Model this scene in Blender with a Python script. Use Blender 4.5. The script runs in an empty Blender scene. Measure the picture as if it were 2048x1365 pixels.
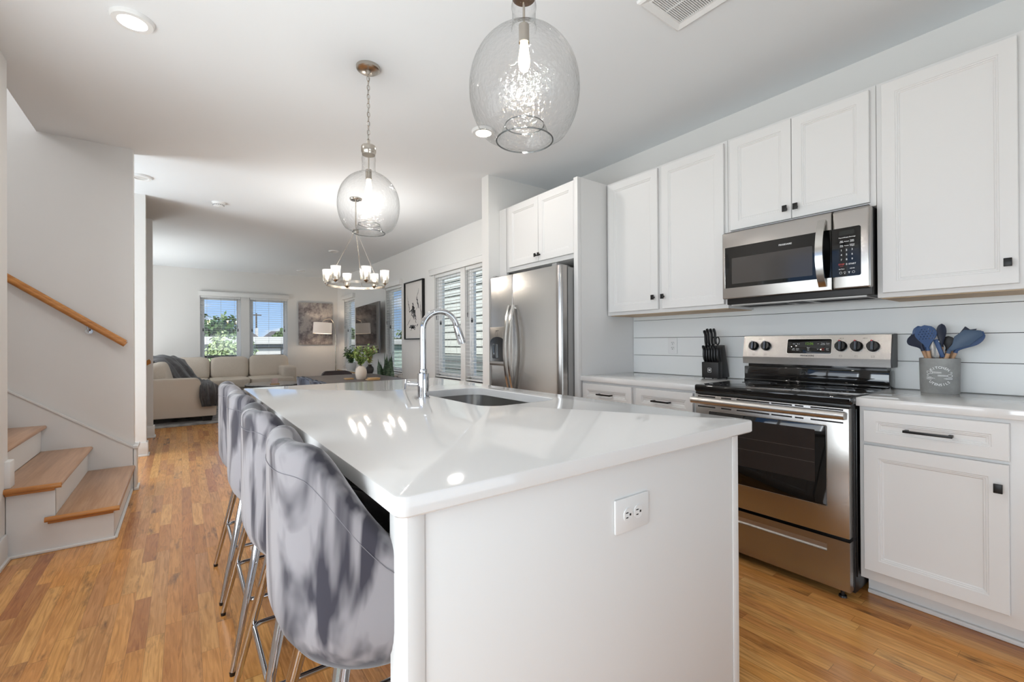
import bpy, bmesh, math, random
from mathutils import Matrix, Vector
random.seed(7)
PI = math.pi
SC = bpy.context.scene
COL = SC.collection

# ------------------------------------------------------------------ camera
def make_camera():
    f, yaw, pitch, roll = 899.2946, 0.634020758, 0.00286464, -0.00573581
    fw = Vector((math.sin(yaw)*math.cos(pitch), math.cos(yaw)*math.cos(pitch), math.sin(pitch)))
    r = Vector((math.cos(yaw), -math.sin(yaw), 0.0))
    u = r.cross(fw)
    r2 = r*math.cos(roll) + u*math.sin(roll)
    u2 = -r*math.sin(roll) + u*math.cos(roll)
    cd = bpy.data.cameras.new('camera')
    cd.sensor_fit = 'HORIZONTAL'; cd.sensor_width = 36.0
    cd.lens = f*36.0/2048.0
    cd.clip_start = 0.02; cd.clip_end = 500
    co = bpy.data.objects.new('camera', cd); COL.objects.link(co)
    m = Matrix((r2, u2, -fw)).transposed().to_4x4()
    m.translation = Vector((0, 0, 1.17))
    co.matrix_world = m
    SC.camera = co
make_camera()

# ------------------------------------------------------------------ view, world, sun, daylight and added fill
SC.view_settings.view_transform = 'Standard'
SC.view_settings.look = 'None'
SC.view_settings.gamma = 1.0
SC.view_settings.use_curve_mapping = False
SC.view_settings.exposure = EXPOSURE = -0.07
SC.cycles.use_denoising = True
SC.cycles.max_bounces = 5
SC.cycles.diffuse_bounces = 3
SC.cycles.glossy_bounces = 3
SC.cycles.transmission_bounces = 3
SC.cycles.transparent_max_bounces = 14
SC.cycles.sample_clamp_indirect = 6.0
SC.cycles.caustics_reflective = False
SC.cycles.caustics_refractive = False

def make_world():
    w = bpy.data.worlds.new('sky'); SC.world = w; w.use_nodes = True
    nt = w.node_tree; nt.nodes.clear()
    N = nt.nodes.new; L = nt.links.new
    tc = N('ShaderNodeTexCoord')
    mp = N('ShaderNodeMapping'); mp.inputs['Scale'].default_value = (1.6, 1.6, 4.2); mp.inputs['Location'].default_value = (0.33, 0.1, 0.0)
    L(tc.outputs['Generated'], mp.inputs['Vector'])
    nz = N('ShaderNodeTexNoise'); nz.inputs['Scale'].default_value = 3.2; nz.inputs['Detail'].default_value = 7; nz.inputs['Roughness'].default_value = 0.55
    L(mp.outputs['Vector'], nz.inputs['Vector'])
    cr = N('ShaderNodeValToRGB'); cr.color_ramp.elements[0].position = 0.47; cr.color_ramp.elements[1].position = 0.60
    L(nz.outputs['Fac'], cr.inputs['Fac'])
    sp = N('ShaderNodeSeparateXYZ'); L(tc.outputs['Generated'], sp.inputs['Vector'])
    gr = N('ShaderNodeValToRGB')
    e = gr.color_ramp.elements
    e[0].position = 0.0; e[0].color = (0.50, 0.70, 0.97, 1)
    e[1].position = 0.16; e[1].color = (0.25, 0.48, 0.92, 1)
    L(sp.outputs['Z'], gr.inputs['Fac'])
    mx = N('ShaderNodeMixRGB'); mx.inputs['Color2'].default_value = (1.05, 1.05, 1.07, 1)
    L(cr.outputs['Color'], mx.inputs['Fac']); L(gr.outputs['Color'], mx.inputs['Color1'])
    bg = N('ShaderNodeBackground'); bg.inputs['Strength'].default_value = 1.15
    L(mx.outputs['Color'], bg.inputs['Color'])
    out = N('ShaderNodeOutputWorld'); L(bg.outputs['Background'], out.inputs['Surface'])
make_world()

def sun():
    l = bpy.data.lights.new('sun', 'SUN'); l.energy = 6.0; l.angle = 0.01; l.color = (1.0, 0.96, 0.9)
    o = bpy.data.objects.new('sun', l); COL.objects.link(o)
    d = Vector((0.62, 0.62, -0.75))
    o.rotation_euler = d.to_track_quat('-Z', 'Y').to_euler()
sun()

def area(name, loc, direction, sx, sy, power, color=(1, 1, 1), shape='RECTANGLE'):
    l = bpy.data.lights.new(name, 'AREA'); l.shape = shape; l.size = sx
    if shape in ('RECTANGLE', 'ELLIPSE'): l.size_y = sy
    l.energy = power; l.color = color
    o = bpy.data.objects.new(name, l); COL.objects.link(o); o.location = loc
    o.rotation_euler = Vector(direction).to_track_quat('-Z', 'Z').to_euler()
    return o
# daylight from behind the camera, then fill lamps at added openings;
# most are aimed up to brighten the ceiling
area('patio_daylight', (1.0, -3.3, 0.9), (0, 1, 0.6), 3.3, 1.7, 33, (0.83, 0.93, 1.0))
area('kitchen_window_daylight', (-1.35, 1.85, 1.1), (1, 0, 1.0), 1.9, 1.6, 38, (0.90, 0.96, 1.0))  # fill lamp added to brighten cabinets and ceiling, no window known there
area('breakfast_window_daylight', (-1.3, 0.22, 1.1), (1, 0, 0.1), 1.25, 1.7, 66, (0.87, 0.95, 1.0))  # added low fill for backsplash and base cabinets, not a known window
area('side_window_daylight', (-1.75, 9.55, 0.8), (1, 0, 1.6), 2.2, 1.4, 98, (0.94, 0.98, 1.0))  # fill added for the living room; its side opening is unseen
area('hall_window_daylight', (-2.4, 5.45, 0.8), (1, 0, 0.9), 1.0, 1.4, 90, (0.84, 0.93, 1.0))  # added fill for the hall and its ceiling, no window seen there
area('landing_window_daylight', (-3.45, 4.19, 4.1), (1, 0, 0), 1.0, 1.6, 84, (0.96, 0.98, 1.0))  # added stairwell fill shining through an opening cut for it

# ------------------------------------------------------------------ materials
def s2l(c):
    c = c/255.0
    return c/12.92 if c <= 0.04045 else ((c+0.055)/1.055)**2.4
def rgb(*c):
    if len(c) == 1: c = c[0]
    return (s2l(c[0]), s2l(c[1]), s2l(c[2]), 1.0)
MATS = {}
def new_mat(name):
    m = bpy.data.materials.new(name); m.use_nodes = True
    m.node_tree.nodes.clear()
    MATS[name] = m
    return m, m.node_tree
def P(name, col, rough=0.5, metal=0.0, spec=0.5, bump=None, coat=0.0, emis=None, estr=0.0, sheen=0.0, aniso=0.0, var=None):
    """plain principled material; bump=(scale, strength, stretch xyz); var=(scale, colour2, lo, hi, stretch)"""
    m, nt = new_mat(name)
    N = nt.nodes.new; L = nt.links.new
    b = N('ShaderNodeBsdfPrincipled'); o = N('ShaderNodeOutputMaterial'); L(b.outputs[0], o.inputs[0])
    b.inputs['Base Color'].default_value = rgb(col)
    b.inputs['Roughness'].default_value = rough
    b.inputs['Metallic'].default_value = metal
    b.inputs['Specular IOR Level'].default_value = spec
    b.inputs['Coat Weight'].default_value = coat
    b.inputs['Sheen Weight'].default_value = sheen
    if aniso: b.inputs['Anisotropic'].default_value = aniso
    if emis:
        b.inputs['Emission Color'].default_value = rgb(emis); b.inputs['Emission Strength'].default_value = estr
    tc = None
    def coords(stretch):
        t = N('ShaderNodeTexCoord'); mp = N('ShaderNodeMapping'); mp.inputs['Scale'].default_value = stretch
        L(t.outputs['Object'], mp.inputs['Vector']); return mp.outputs['Vector']
    if bump:
        nz = N('ShaderNodeTexNoise'); nz.inputs['Scale'].default_value = bump[0]; nz.inputs['Detail'].default_value = 4
        L(coords(bump[2] if len(bump) > 2 else (1, 1, 1)), nz.inputs['Vector'])
        bp = N('ShaderNodeBump'); bp.inputs['Strength'].default_value = bump[1]; bp.inputs['Distance'].default_value = 0.004
        L(nz.outputs['Fac'], bp.inputs['Height']); L(bp.outputs[0], b.inputs['Normal'])
    if var:
        nz = N('ShaderNodeTexNoise'); nz.inputs['Scale'].default_value = var[0]; nz.inputs['Detail'].default_value = 6; nz.inputs['Roughness'].default_value = 0.6
        L(coords(var[4] if len(var) > 4 else (1, 1, 1)), nz.inputs['Vector'])
        cr = N('ShaderNodeValToRGB'); cr.color_ramp.elements[0].position = var[2]; cr.color_ramp.elements[1].position = var[3]
        cr.color_ramp.elements[0].color = rgb(col); cr.color_ramp.elements[1].color = rgb(var[1])
        L(nz.outputs['Fac'], cr.inputs['Fac']); L(cr.outputs['Color'], b.inputs['Base Color'])
    return m
def emit(name, col, strength):
    m, nt = new_mat(name)
    e = nt.nodes.new('ShaderNodeEmission'); o = nt.nodes.new('ShaderNodeOutputMaterial')
    e.inputs[0].default_value = rgb(col); e.inputs[1].default_value = strength
    nt.links.new(e.outputs[0], o.inputs[0]); return m
def clear_glass(name, tint=(250, 252, 252), gloss=0.03, bump=None, edge=0.35, ior=1.45, edgecol=(150, 155, 155), base_refl=0.0, haze=0.0, f0=0.05):
    """thin-walled glass: sees through, mirrors by Fresnel, greys where the wall is looked along"""
    m, nt = new_mat(name)
    N = nt.nodes.new; L = nt.links.new
    tr = N('ShaderNodeBsdfTransparent'); gl = N('ShaderNodeBsdfGlossy'); gl.inputs['Roughness'].default_value = gloss
    lw = N('ShaderNodeLayerWeight'); lw.inputs['Blend'].default_value = edge
    mc = N('ShaderNodeMixRGB'); mc.inputs['Color1'].default_value = rgb(tint); mc.inputs['Color2'].default_value = rgb(edgecol)
    L(lw.outputs['Facing'], mc.inputs['Fac']); L(mc.outputs[0], tr.inputs['Color'])
    fr = N('ShaderNodeLayerWeight'); fr.inputs['Blend'].default_value = 0.5          # facing = 1 - |cos|
    pw = N('ShaderNodeMath'); pw.operation = 'POWER'; pw.inputs[1].default_value = 5.0; L(fr.outputs['Facing'], pw.inputs[0])
    ad = N('ShaderNodeMath'); ad.operation = 'MULTIPLY_ADD'; ad.use_clamp = True; ad.inputs[1].default_value = 0.9; ad.inputs[2].default_value = f0+base_refl
    L(pw.outputs[0], ad.inputs[0])
    mx = N('ShaderNodeMixShader'); L(ad.outputs[0], mx.inputs[0]); L(tr.outputs[0], mx.inputs[1]); L(gl.outputs[0], mx.inputs[2])
    if bump:
        t = N('ShaderNodeTexCoord'); nz = N('ShaderNodeTexNoise'); nz.inputs['Scale'].default_value = bump[0]; nz.inputs['Detail'].default_value = 2
        L(t.outputs['Object'], nz.inputs['Vector'])
        bp = N('ShaderNodeBump'); bp.inputs['Strength'].default_value = bump[1]; bp.inputs['Distance'].default_value = 0.01
        L(nz.outputs['Fac'], bp.inputs['Height']); L(bp.outputs[0], gl.inputs['Normal']); L(bp.outputs[0], fr.inputs['Normal']); L(bp.outputs[0], lw.inputs['Normal'])
    o = N('ShaderNodeOutputMaterial')
    if haze:
        tl = N('ShaderNodeBsdfTranslucent'); tl.inputs['Color'].default_value = (.95, .93, .9, 1)
        m2 = N('ShaderNodeMixShader'); m2.inputs[0].default_value = haze; L(mx.outputs[0], m2.inputs[1]); L(tl.outputs[0], m2.inputs[2]); L(m2.outputs[0], o.inputs[0])
    else: L(mx.outputs[0], o.inputs[0])
    return m

def plank_floor():
    m, nt = new_mat('oak_strip_floor'); N = nt.nodes.new; L = nt.links.new
    def math_(op, a, b=None, c=None):
        n = N('ShaderNodeMath'); n.operation = op
        for i, v in enumerate((a, b, c)):
            if v is None: continue
            if isinstance(v, (int, float)): n.inputs[i].default_value = v
            else: L(v, n.inputs[i])
        return n.outputs[0]
    g = N('ShaderNodeNewGeometry'); s = N('ShaderNodeSeparateXYZ'); L(g.outputs['Position'], s.inputs[0])
    u = math_('DIVIDE', s.outputs[0], 0.0575); i = math_('FLOOR', u); fu = math_('FRACT', u)
    w1 = N('ShaderNodeTexWhiteNoise'); w1.noise_dimensions = '1D'; L(i, w1.inputs['W'])
    ln = math_('MULTIPLY_ADD', w1.outputs['Value'], 0.5, 0.42)
    w1b = N('ShaderNodeTexWhiteNoise'); w1b.noise_dimensions = '1D'; L(math_('ADD', i, 57.3), w1b.inputs['W'])
    v = math_('DIVIDE', math_('MULTIPLY_ADD', w1b.outputs['Value'], 3.0, s.outputs[1]), ln)
    j = math_('FLOOR', v); fv = math_('FRACT', v)
    cb = N('ShaderNodeCombineXYZ'); L(i, cb.inputs[0]); L(j, cb.inputs[1])
    w2 = N('ShaderNodeTexWhiteNoise'); w2.noise_dimensions = '2D'; L(cb.outputs[0], w2.inputs['Vector'])
    ramp = N('ShaderNodeValToRGB'); el = ramp.color_ramp.elements
    cols = FLOOR_COLS
    el[0].position = 0; el[0].color = rgb(cols[0]); el[1].position = 1; el[1].color = rgb(cols[-1])
    for k in range(1, len(cols)-1):
        e = el.new(k/(len(cols)-1)); e.color = rgb(cols[k])
    L(w2.outputs['Value'], ramp.inputs['Fac'])
    # grain
    gv = N('ShaderNodeCombineXYZ')
    L(math_('MULTIPLY', s.outputs[0], 62.0), gv.inputs[0]); L(math_('MULTIPLY', s.outputs[1], 4.5), gv.inputs[1]); L(math_('MULTIPLY', w2.outputs['Value'], 91.0), gv.inputs[2])
    n1 = N('ShaderNodeTexNoise'); n1.inputs['Scale'].default_value = 1.0; n1.inputs['Detail'].default_value = 6; n1.inputs['Distortion'].default_value = 1.6; L(gv.outputs[0], n1.inputs['Vector'])
    gm = N('ShaderNodeMixRGB'); gm.blend_type = 'MULTIPLY'
    gr = N('ShaderNodeValToRGB'); gr.color_ramp.elements[0].position = 0.3; gr.color_ramp.elements[0].color = (0.62, 0.53, 0.43, 1); gr.color_ramp.elements[1].position = 0.62; gr.color_ramp.elements[1].color = (1.06, 1.05, 1.03, 1)
    L(n1.outputs['Fac'], gr.inputs['Fac']); gm.inputs['Fac'].default_value = 0.85
    L(ramp.outputs[0], gm.inputs['Color1']); L(gr.outputs[0], gm.inputs['Color2'])
    # knots and dark mineral streaks
    kv = N('ShaderNodeCombineXYZ')
    L(math_('MULTIPLY', s.outputs[0], 11.0), kv.inputs[0]); L(math_('MULTIPLY', s.outputs[1], 2.6), kv.inputs[1]); L(math_('MULTIPLY', w2.outputs['Value'], 37.0), kv.inputs[2])
    n2 = N('ShaderNodeTexNoise'); n2.inputs['Scale'].default_value = 1.0; n2.inputs['Detail'].default_value = 6; n2.inputs['Roughness'].default_value = 0.65; L(kv.outputs[0], n2.inputs['Vector'])
    kr = N('ShaderNodeValToRGB'); kr.color_ramp.elements[0].position = 0.58; kr.color_ramp.elements[0].color = (0, 0, 0, 1); kr.color_ramp.elements[1].position = 0.72; kr.color_ramp.elements[1].color = (1, 1, 1, 1)
    L(n2.outputs['Fac'], kr.inputs['Fac'])
    km = N('ShaderNodeMixRGB'); km.inputs['Color2'].default_value = rgb(92, 62, 40)
    L(math_('MULTIPLY', kr.outputs[0], 0.85), km.inputs['Fac']); L(gm.outputs[0], km.inputs['Color1'])
    # joints
    du = math_('MINIMUM', fu, math_('SUBTRACT', 1.0, fu)); dv = math_('MULTIPLY', math_('MINIMUM', fv, math_('SUBTRACT', 1.0, fv)), 8.0)
    jn = math_('LESS_THAN', math_('MINIMUM', du, dv), 0.014)
    jm = N('ShaderNodeMixRGB'); jm.inputs['Color2'].default_value = rgb(88, 56, 34)
    L(math_('MULTIPLY', jn, 0.4), jm.inputs['Fac']); L(km.outputs[0], jm.inputs['Color1'])
    b = N('ShaderNodeBsdfPrincipled'); L(jm.outputs[0], b.inputs['Base Color'])
    b.inputs['Roughness'].default_value = 0.26; b.inputs['Specular IOR Level'].default_value = 0.55
    bp = N('ShaderNodeBump'); bp.inputs['Strength'].default_value = 0.12; bp.inputs['Distance'].default_value = 0.002
    n3 = N('ShaderNodeTexNoise'); n3.inputs['Scale'].default_value = 9.0; n3.inputs['Detail'].default_value = 3; L(g.outputs['Position'], n3.inputs['Vector'])
    L(math_('ADD', n3.outputs['Fac'], math_('MULTIPLY', jn, -0.4)), bp.inputs['Height']); L(bp.outputs[0], b.inputs['Normal'])
    o = N('ShaderNodeOutputMaterial'); L(b.outputs[0], o.inputs[0]); return m
FLOOR_COLS = [(202, 134, 74), (232, 168, 98), (220, 152, 82), (234, 176, 106), (224, 158, 84), (182, 118, 70), (234, 176, 104), (204, 144, 92), (228, 162, 86)]

def wood(name, c1, c2, axis='x', rough=0.35, scale=1.0):
    st = {'x': (2, 40, 40), 'y': (40, 2, 40), 'z': (40, 40, 2)}[axis]
    return P(name, c1, rough, var=(scale, c2, 0.35, 0.65, st))

def velvet(name, dark, light, lo=0.42, hi=0.56, scale=(5.0, 5.0, 1.5)):
    m, nt = new_mat(name); N = nt.nodes.new; L = nt.links.new
    t = N('ShaderNodeTexCoord'); oi = N('ShaderNodeObjectInfo')
    ad = N('ShaderNodeVectorMath'); ad.operation = 'MULTIPLY_ADD'; ad.inputs[1].default_value = (7.0, 11.0, 5.0)
    mp = N('ShaderNodeMapping'); mp.inputs['Scale'].default_value = scale
    L(t.outputs['Object'], mp.inputs['Vector'])
    cb = N('ShaderNodeCombineXYZ'); L(oi.outputs['Random'], cb.inputs[0]); L(oi.outputs['Random'], cb.inputs[1])
    L(cb.outputs[0], ad.inputs[0]); L(mp.outputs[0], ad.inputs[2])
    nz = N('ShaderNodeTexNoise'); nz.inputs['Scale'].default_value = 1.0; nz.inputs['Detail'].default_value = 3; nz.inputs['Distortion'].default_value = 1.4; nz.inputs['Roughness'].default_value = 0.45
    L(ad.outputs[0], nz.inputs['Vector'])
    cr = N('ShaderNodeValToRGB'); e = cr.color_ramp.elements
    e[0].position = lo; e[0].color = rgb(dark); e[1].position = hi; e[1].color = rgb(light)
    L(nz.outputs['Fac'], cr.inputs['Fac'])
    b = N('ShaderNodeBsdfPrincipled'); L(cr.outputs[0], b.inputs['Base Color']); b.inputs['Roughness'].default_value = 0.85
    b.inputs['Specular IOR Level'].default_value = 0.15
    b.inputs['Sheen Weight'].default_value = 0.35; b.inputs['Sheen Roughness'].default_value = 0.4
    o = N('ShaderNodeOutputMaterial'); L(b.outputs[0], o.inputs[0]); return m

WALL = P('wall_paint', (233, 231, 228), 0.75, spec=0.25)
CEIL = P('ceiling_paint', (236, 239, 241), 0.85, spec=0.15)
TRIM = P('trim_paint', (236, 235, 233), 0.4)
CAB = P('cabinet_paint', (230, 228, 226), 0.42)
CABIN = P('cabinet_underside_wood', (205, 180, 150), 0.6, var=(6, (188, 160, 128), 0.4, 0.6, (20, 2, 20)))
QUARTZ = P('white_quartz', (232, 230, 228), 0.06, spec=0.6)
FLOOR = plank_floor()
OAK = wood('oak_stair', (192, 152, 120), (168, 126, 94), 'y', 0.3)
OAKRAIL = wood('oak_rail', (206, 142, 76), (176, 112, 54), 'x', 0.35)
STEEL = P('brushed_steel', (176, 172, 168), 0.27, 1.0, bump=(3, 0.02, (200, 2, 200)), aniso=0.4)
STEELD = P('fridge_steel', (176, 172, 168), 0.24, 1.0, bump=(3, 0.05, (200, 200, 2)), aniso=0.4)
CHROME = P('chrome', (202, 203, 206), 0.05, 1.0)
NICKEL = P('brushed_nickel', (190, 182, 172), 0.25, 1.0)
BLKGLASS = P('black_glass', (10, 10, 11), 0.04, spec=0.6)
BLK = P('black_plastic', (20, 20, 21), 0.35)
BLKM = P('black_metal', (24, 23, 23), 0.4, 0.3)
DKGREY = P('dark_grey_plastic', (58, 58, 60), 0.4)
GREYSIDE = P('grey_side_panel', (150, 149, 147), 0.45, 0.2)
WHTPL = P('white_plastic', (236, 236, 235), 0.3)
WHTINK = P('white_print', (235, 235, 235), 0.5)
GREYINK = P('dark_print', (70, 68, 66), 0.5)
REDINK = P('red_print', (196, 52, 52), 0.5)
SLOTDK = P('slot_dark', (28, 26, 25), 0.6)
VELV = velvet('grey_velvet', (64, 62, 70), (150, 146, 149), .43, .54, (6.5, 6.5, 2.0))
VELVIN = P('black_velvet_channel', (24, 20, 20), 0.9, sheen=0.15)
PANE = clear_glass('window_glass', (252, 254, 254), 0.0, edge=0.1)
PENDGLASS = clear_glass('seeded_glass', (254, 254, 254), 0.015, bump=(70, 0.45), edge=0.2, edgecol=(214, 216, 216), f0=0.03)
SHADEGLASS = clear_glass('ribbed_glass', (250, 248, 244), 0.03, edge=0.35, edgecol=(196, 192, 184), f0=0.02, haze=0.03)
BULB = emit('bulb_glow', (255, 230, 190), 14.0)
LENS = emit('downlight_lens', (255, 246, 232), 9.0)
LENSOFF = P('downlight_lens_unlit', (214, 212, 208), 0.5)
BLIND = P('blind_slat', (248, 248, 247), 0.5)
# ------------------------------------------------------------------ mesh building
class MB:
    def __init__(s): s.bm = bmesh.new()
    def merge(s, other, M=None):
        me = bpy.data.meshes.new('tmp'); other.to_mesh(me); other.free()
        if M is not None: me.transform(M)
        s.bm.from_mesh(me); bpy.data.meshes.remove(me); return s
    def box(s, x0, x1, y0, y1, z0, z1, bev=0.0, seg=2, M=None):
        b = bmesh.new()
        bmesh.ops.create_cube(b, size=1.0)
        for v in b.verts:
            v.co = Vector((x0+(v.co.x+.5)*(x1-x0), y0+(v.co.y+.5)*(y1-y0), z0+(v.co.z+.5)*(z1-z0)))
        if bev > 0:
            bmesh.ops.bevel(b, geom=b.edges[:], offset=bev, segments=seg, profile=0.5, affect='EDGES')
        return s.merge(b, M)
    def loft(s, rings, closed=True, cap0=True, cap1=True, M=None):
        """rings: list of equally long point lists"""
        b = bmesh.new(); R = [[b.verts.new(Vector(p)) for p in r] for r in rings]
        n = len(rings[0])
        for a, c in zip(R[:-1], R[1:]):
            for i in range(n if closed else n-1):
                j = (i+1) % n
                try: b.faces.new((a[i], a[j], c[j], c[i]))
                except ValueError: pass
        if cap0 and closed: b.faces.new(R[0][::-1])
        if cap1 and closed: b.faces.new(R[-1])
        bmesh.ops.recalc_face_normals(b, faces=b.faces[:])
        return s.merge(b, M)
    def cyl(s, p0, p1, r0, r1=None, n=16, cap=True):
        r1 = r0 if r1 is None else r1
        p0, p1 = Vector(p0), Vector(p1); d = (p1-p0).normalized()
        a = d.orthogonal().normalized(); c = d.cross(a)
        rr = [[p + (a*math.cos(2*PI*i/n) + c*math.sin(2*PI*i/n))*r for i in range(n)] for p, r in ((p0, r0), (p1, r1))]
        return s.loft(rr, True, cap, cap)
    def lathe(s, prof, c=(0, 0, 0), n=32, sx=1.0, sy=1.0, cap0=False, cap1=False, M=None):
        rings = [[(c[0]+max(r, 1e-4)*sx*math.cos(2*PI*i/n), c[1]+max(r, 1e-4)*sy*math.sin(2*PI*i/n), c[2]+z) for i in range(n)] for r, z in prof]
        return s.loft(rings, True, cap0, cap1, M)
    def tube(s, pts, r, n=8, closed=False, cap=True, flat=None, up=None):
        """round (r) or flat (w,h) bar along a path; r may be a list"""
        pts = [Vector(p) for p in pts]; m = len(pts); rings = []
        prev = None
        for k, p in enumerate(pts):
            if closed: d = pts[(k+1) % m]-pts[k-1]
            else: d = pts[min(k+1, m-1)]-pts[max(k-1, 0)]
            d.normalize()
            if up is not None:
                a = Vector(up)-d*Vector(up).dot(d); a.normalize()
            elif prev is None: a = d.orthogonal().normalized()
            else: a = (prev-d*prev.dot(d)).normalized()
            prev = a; c = d.cross(a)
            rk = r[k] if isinstance(r, (list, tuple)) else r
            if flat: rings.append([p+a*(flat[1]/2*v)+c*(flat[0]/2*w) for v, w in ((1, 1), (1, -1), (-1, -1), (-1, 1))])
            else: rings.append([p+(a*math.cos(2*PI*i/n)+c*math.sin(2*PI*i/n))*rk for i in range(n)])
        if closed: rings.append(rings[0])
        b = len(rings)
        return s.loft(rings, True, cap and not closed, cap and not closed)
    def prism(s, poly, h, M=None, holes=(), bev=0.0):
        """polygon in local XY, extruded 0..h in local Z, with optional holes, then placed by M"""
        b = bmesh.new(); edges = []
        for lp in (poly,)+tuple(holes):
            vs = [b.verts.new((p[0], p[1], 0)) for p in lp]
            edges += [b.edges.new((vs[i], vs[(i+1) % len(vs)])) for i in range(len(vs))]
        if holes: bmesh.ops.triangle_fill(b, use_beauty=True, use_dissolve=False, edges=edges)
        else: b.faces.new(b.verts[:])
        ex = bmesh.ops.extrude_face_region(b, geom=b.faces[:])
        for v in ex['geom']:
            if isinstance(v, bmesh.types.BMVert): v.co.z += h
        bmesh.ops.recalc_face_normals(b, faces=b.faces[:])
        if bev > 0 and not holes:
            bmesh.ops.bevel(b, geom=b.edges[:], offset=bev, segments=2, profile=0.5, affect='EDGES')
        return s.merge(b, M)
    def pillow(s, c, size, e=0.38, n=20, M=None, puff=0.0, seed=0, wr=0.0):
        """soft cushion: superellipsoid of full size 'size' about c"""
        rings = []; rnd = random.Random(seed); ph = [rnd.uniform(0, 6.28) for _ in range(6)]
        sg = lambda v, p: math.copysign(abs(v)**p, v)
        for i in range(n+1):
            th = -PI/2+PI*i/n; ring = []
            for j in range(2*n):
                p = 2*PI*j/(2*n)
                x = sg(math.cos(th), e)*sg(math.cos(p), e); y = sg(math.cos(th), e)*sg(math.sin(p), e); z = sg(math.sin(th), e)
                k = 1+puff*(1-abs(x)**3)*(1-abs(y)**3)
                w = wr*(math.sin(5*x+4*z+ph[0])*math.sin(6*y+3*x+ph[1])+.6*math.sin(11*y-7*z+ph[2]))
                ring.append((c[0]+size[0]/2*x*(1+w*.3), c[1]+size[1]/2*y*(1+w*.3), c[2]+size[2]/2*z*k*(1+w)))
            rings.append(ring)
        return s.loft(rings, True, False, False, M)
    def quad(s, a, b_, c, d):
        b = bmesh.new(); b.faces.new([b.verts.new(Vector(p)) for p in (a, b_, c, d)]); return s.merge(b)

def root_of(o):
    while o.parent: o = o.parent
    return o
def finish(me, ang=38):
    b = bmesh.new(); b.from_mesh(me)
    bmesh.ops.remove_doubles(b, verts=b.verts[:], dist=1e-5)
    for f in b.faces: f.smooth = True
    ca = math.radians(ang)
    for e in b.edges:
        e.smooth = not (len(e.link_faces) == 2 and e.calc_face_angle(0) > ca) and len(e.link_faces) == 2
    b.to_mesh(me); b.free()
def part(name, mb, mat, parent=None, ang=38, label=None, smooth=True):
    """one mesh object; geometry given in world coordinates (or in the thing's own coordinates when it stands at the origin)"""
    me = bpy.data.meshes.new(name)
    if isinstance(mb, MB): mb.bm.to_mesh(me); mb.bm.free()
    else:
        bpy.data.meshes.remove(me); me = mb; me.name = name
    if parent is not None: me.transform(Matrix.Translation(-root_of(parent).location))
    if smooth: finish(me, ang)
    me.materials.clear(); me.materials.append(mat)
    o = bpy.data.objects.new(name, me); COL.objects.link(o)
    if parent is not None: o.parent = parent
    if label: o['label'] = label
    return o
def thing(name, label, cat, loc=(0, 0, 0), group=None):
    o = bpy.data.objects.new(name, None); COL.objects.link(o); o.location = loc
    o.empty_display_size = 0.05
    o['label'] = label; o['category'] = cat
    if group: o['group'] = group
    return o
def solo(name, mb, mat, label, cat, group=None, kind=None, ang=38):
    o = part(name, mb, mat, None, ang)
    me = o.data; n = len(me.vertices)
    lo = Vector([min(v.co[i] for v in me.vertices) for i in range(3)]); hi = Vector([max(v.co[i] for v in me.vertices) for i in range(3)])
    c = Vector(((lo.x+hi.x)/2, (lo.y+hi.y)/2, lo.z)); me.transform(Matrix.Translation(-c)); o.location = c
    o['label'] = label; o['category'] = cat
    if group: o['group'] = group
    if kind: o['kind'] = kind
    return o
def struct(name, mb, mat, label=None, parent=None, ang=38):
    o = part(name, mb, mat, parent, ang)
    if parent is None:
        o['kind'] = 'structure'
    if label: o['label'] = label
    return o
def dup(root, loc, rz=None, label=None):
    r = root.copy(); COL.objects.link(r); r.location = loc
    if rz is not None: r.rotation_euler = (0, 0, rz)
    if label: r['label'] = label
    for ch in list(root.children):
        c = ch.copy(); COL.objects.link(c); c.parent = r
        for g in list(ch.children):
            d = g.copy(); COL.objects.link(d); d.parent = c
    return r
def frame_m(org, ax, ay):
    """matrix with local x=ax, y=ay, z=ax x ay at org"""
    ax, ay = Vector(ax).normalized(), Vector(ay).normalized(); az = ax.cross(ay)
    m = Matrix((ax, ay, az)).transposed().to_4x4(); m.translation = Vector(org); return m
def W(x, y, z): return frame_m((x, y, z), (0, -1, 0), (0, 0, 1))       # a face that looks towards -X (right-hand wall)
def S(x, y, z): return frame_m((x, y, z), (1, 0, 0), (0, 0, 1))        # a face that looks towards -Y
def rrect(x0, x1, y0, y1, r, n=5):
    pts = []
    for cx, cy, a0 in ((x1-r, y1-r, 0), (x0+r, y1-r, 90), (x0+r, y0+r, 180), (x1-r, y0+r, 270)):
        for k in range(n+1):
            a = math.radians(a0+90*k/n); pts.append((cx+r*math.cos(a), cy+r*math.sin(a)))
    return pts
def circle(cx, cy, r, n=16): return [(cx+r*math.cos(2*PI*i/n), cy+r*math.sin(2*PI*i/n)) for i in range(n)]
def text_into(mb, body, size, M, align='CENTER', ext=0.0004, bold=0.0, sx=1.0):
    cu = bpy.data.curves.new('txt', 'FONT'); cu.body = body; cu.size = size; cu.align_x = align; cu.align_y = 'CENTER'
    cu.extrude = ext; cu.offset = bold; cu.resolution_u = 2
    o = bpy.data.objects.new('txt', cu); COL.objects.link(o)
    dg = bpy.context.evaluated_depsgraph_get(); dg.update()
    me = bpy.data.meshes.new_from_object(o.evaluated_get(dg))
    bpy.data.objects.remove(o); bpy.data.curves.remove(cu)
    me.transform(M @ Matrix.Diagonal((sx, 1, 1, 1))); mb.bm.from_mesh(me); bpy.data.meshes.remove(me)
    return mb
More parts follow.
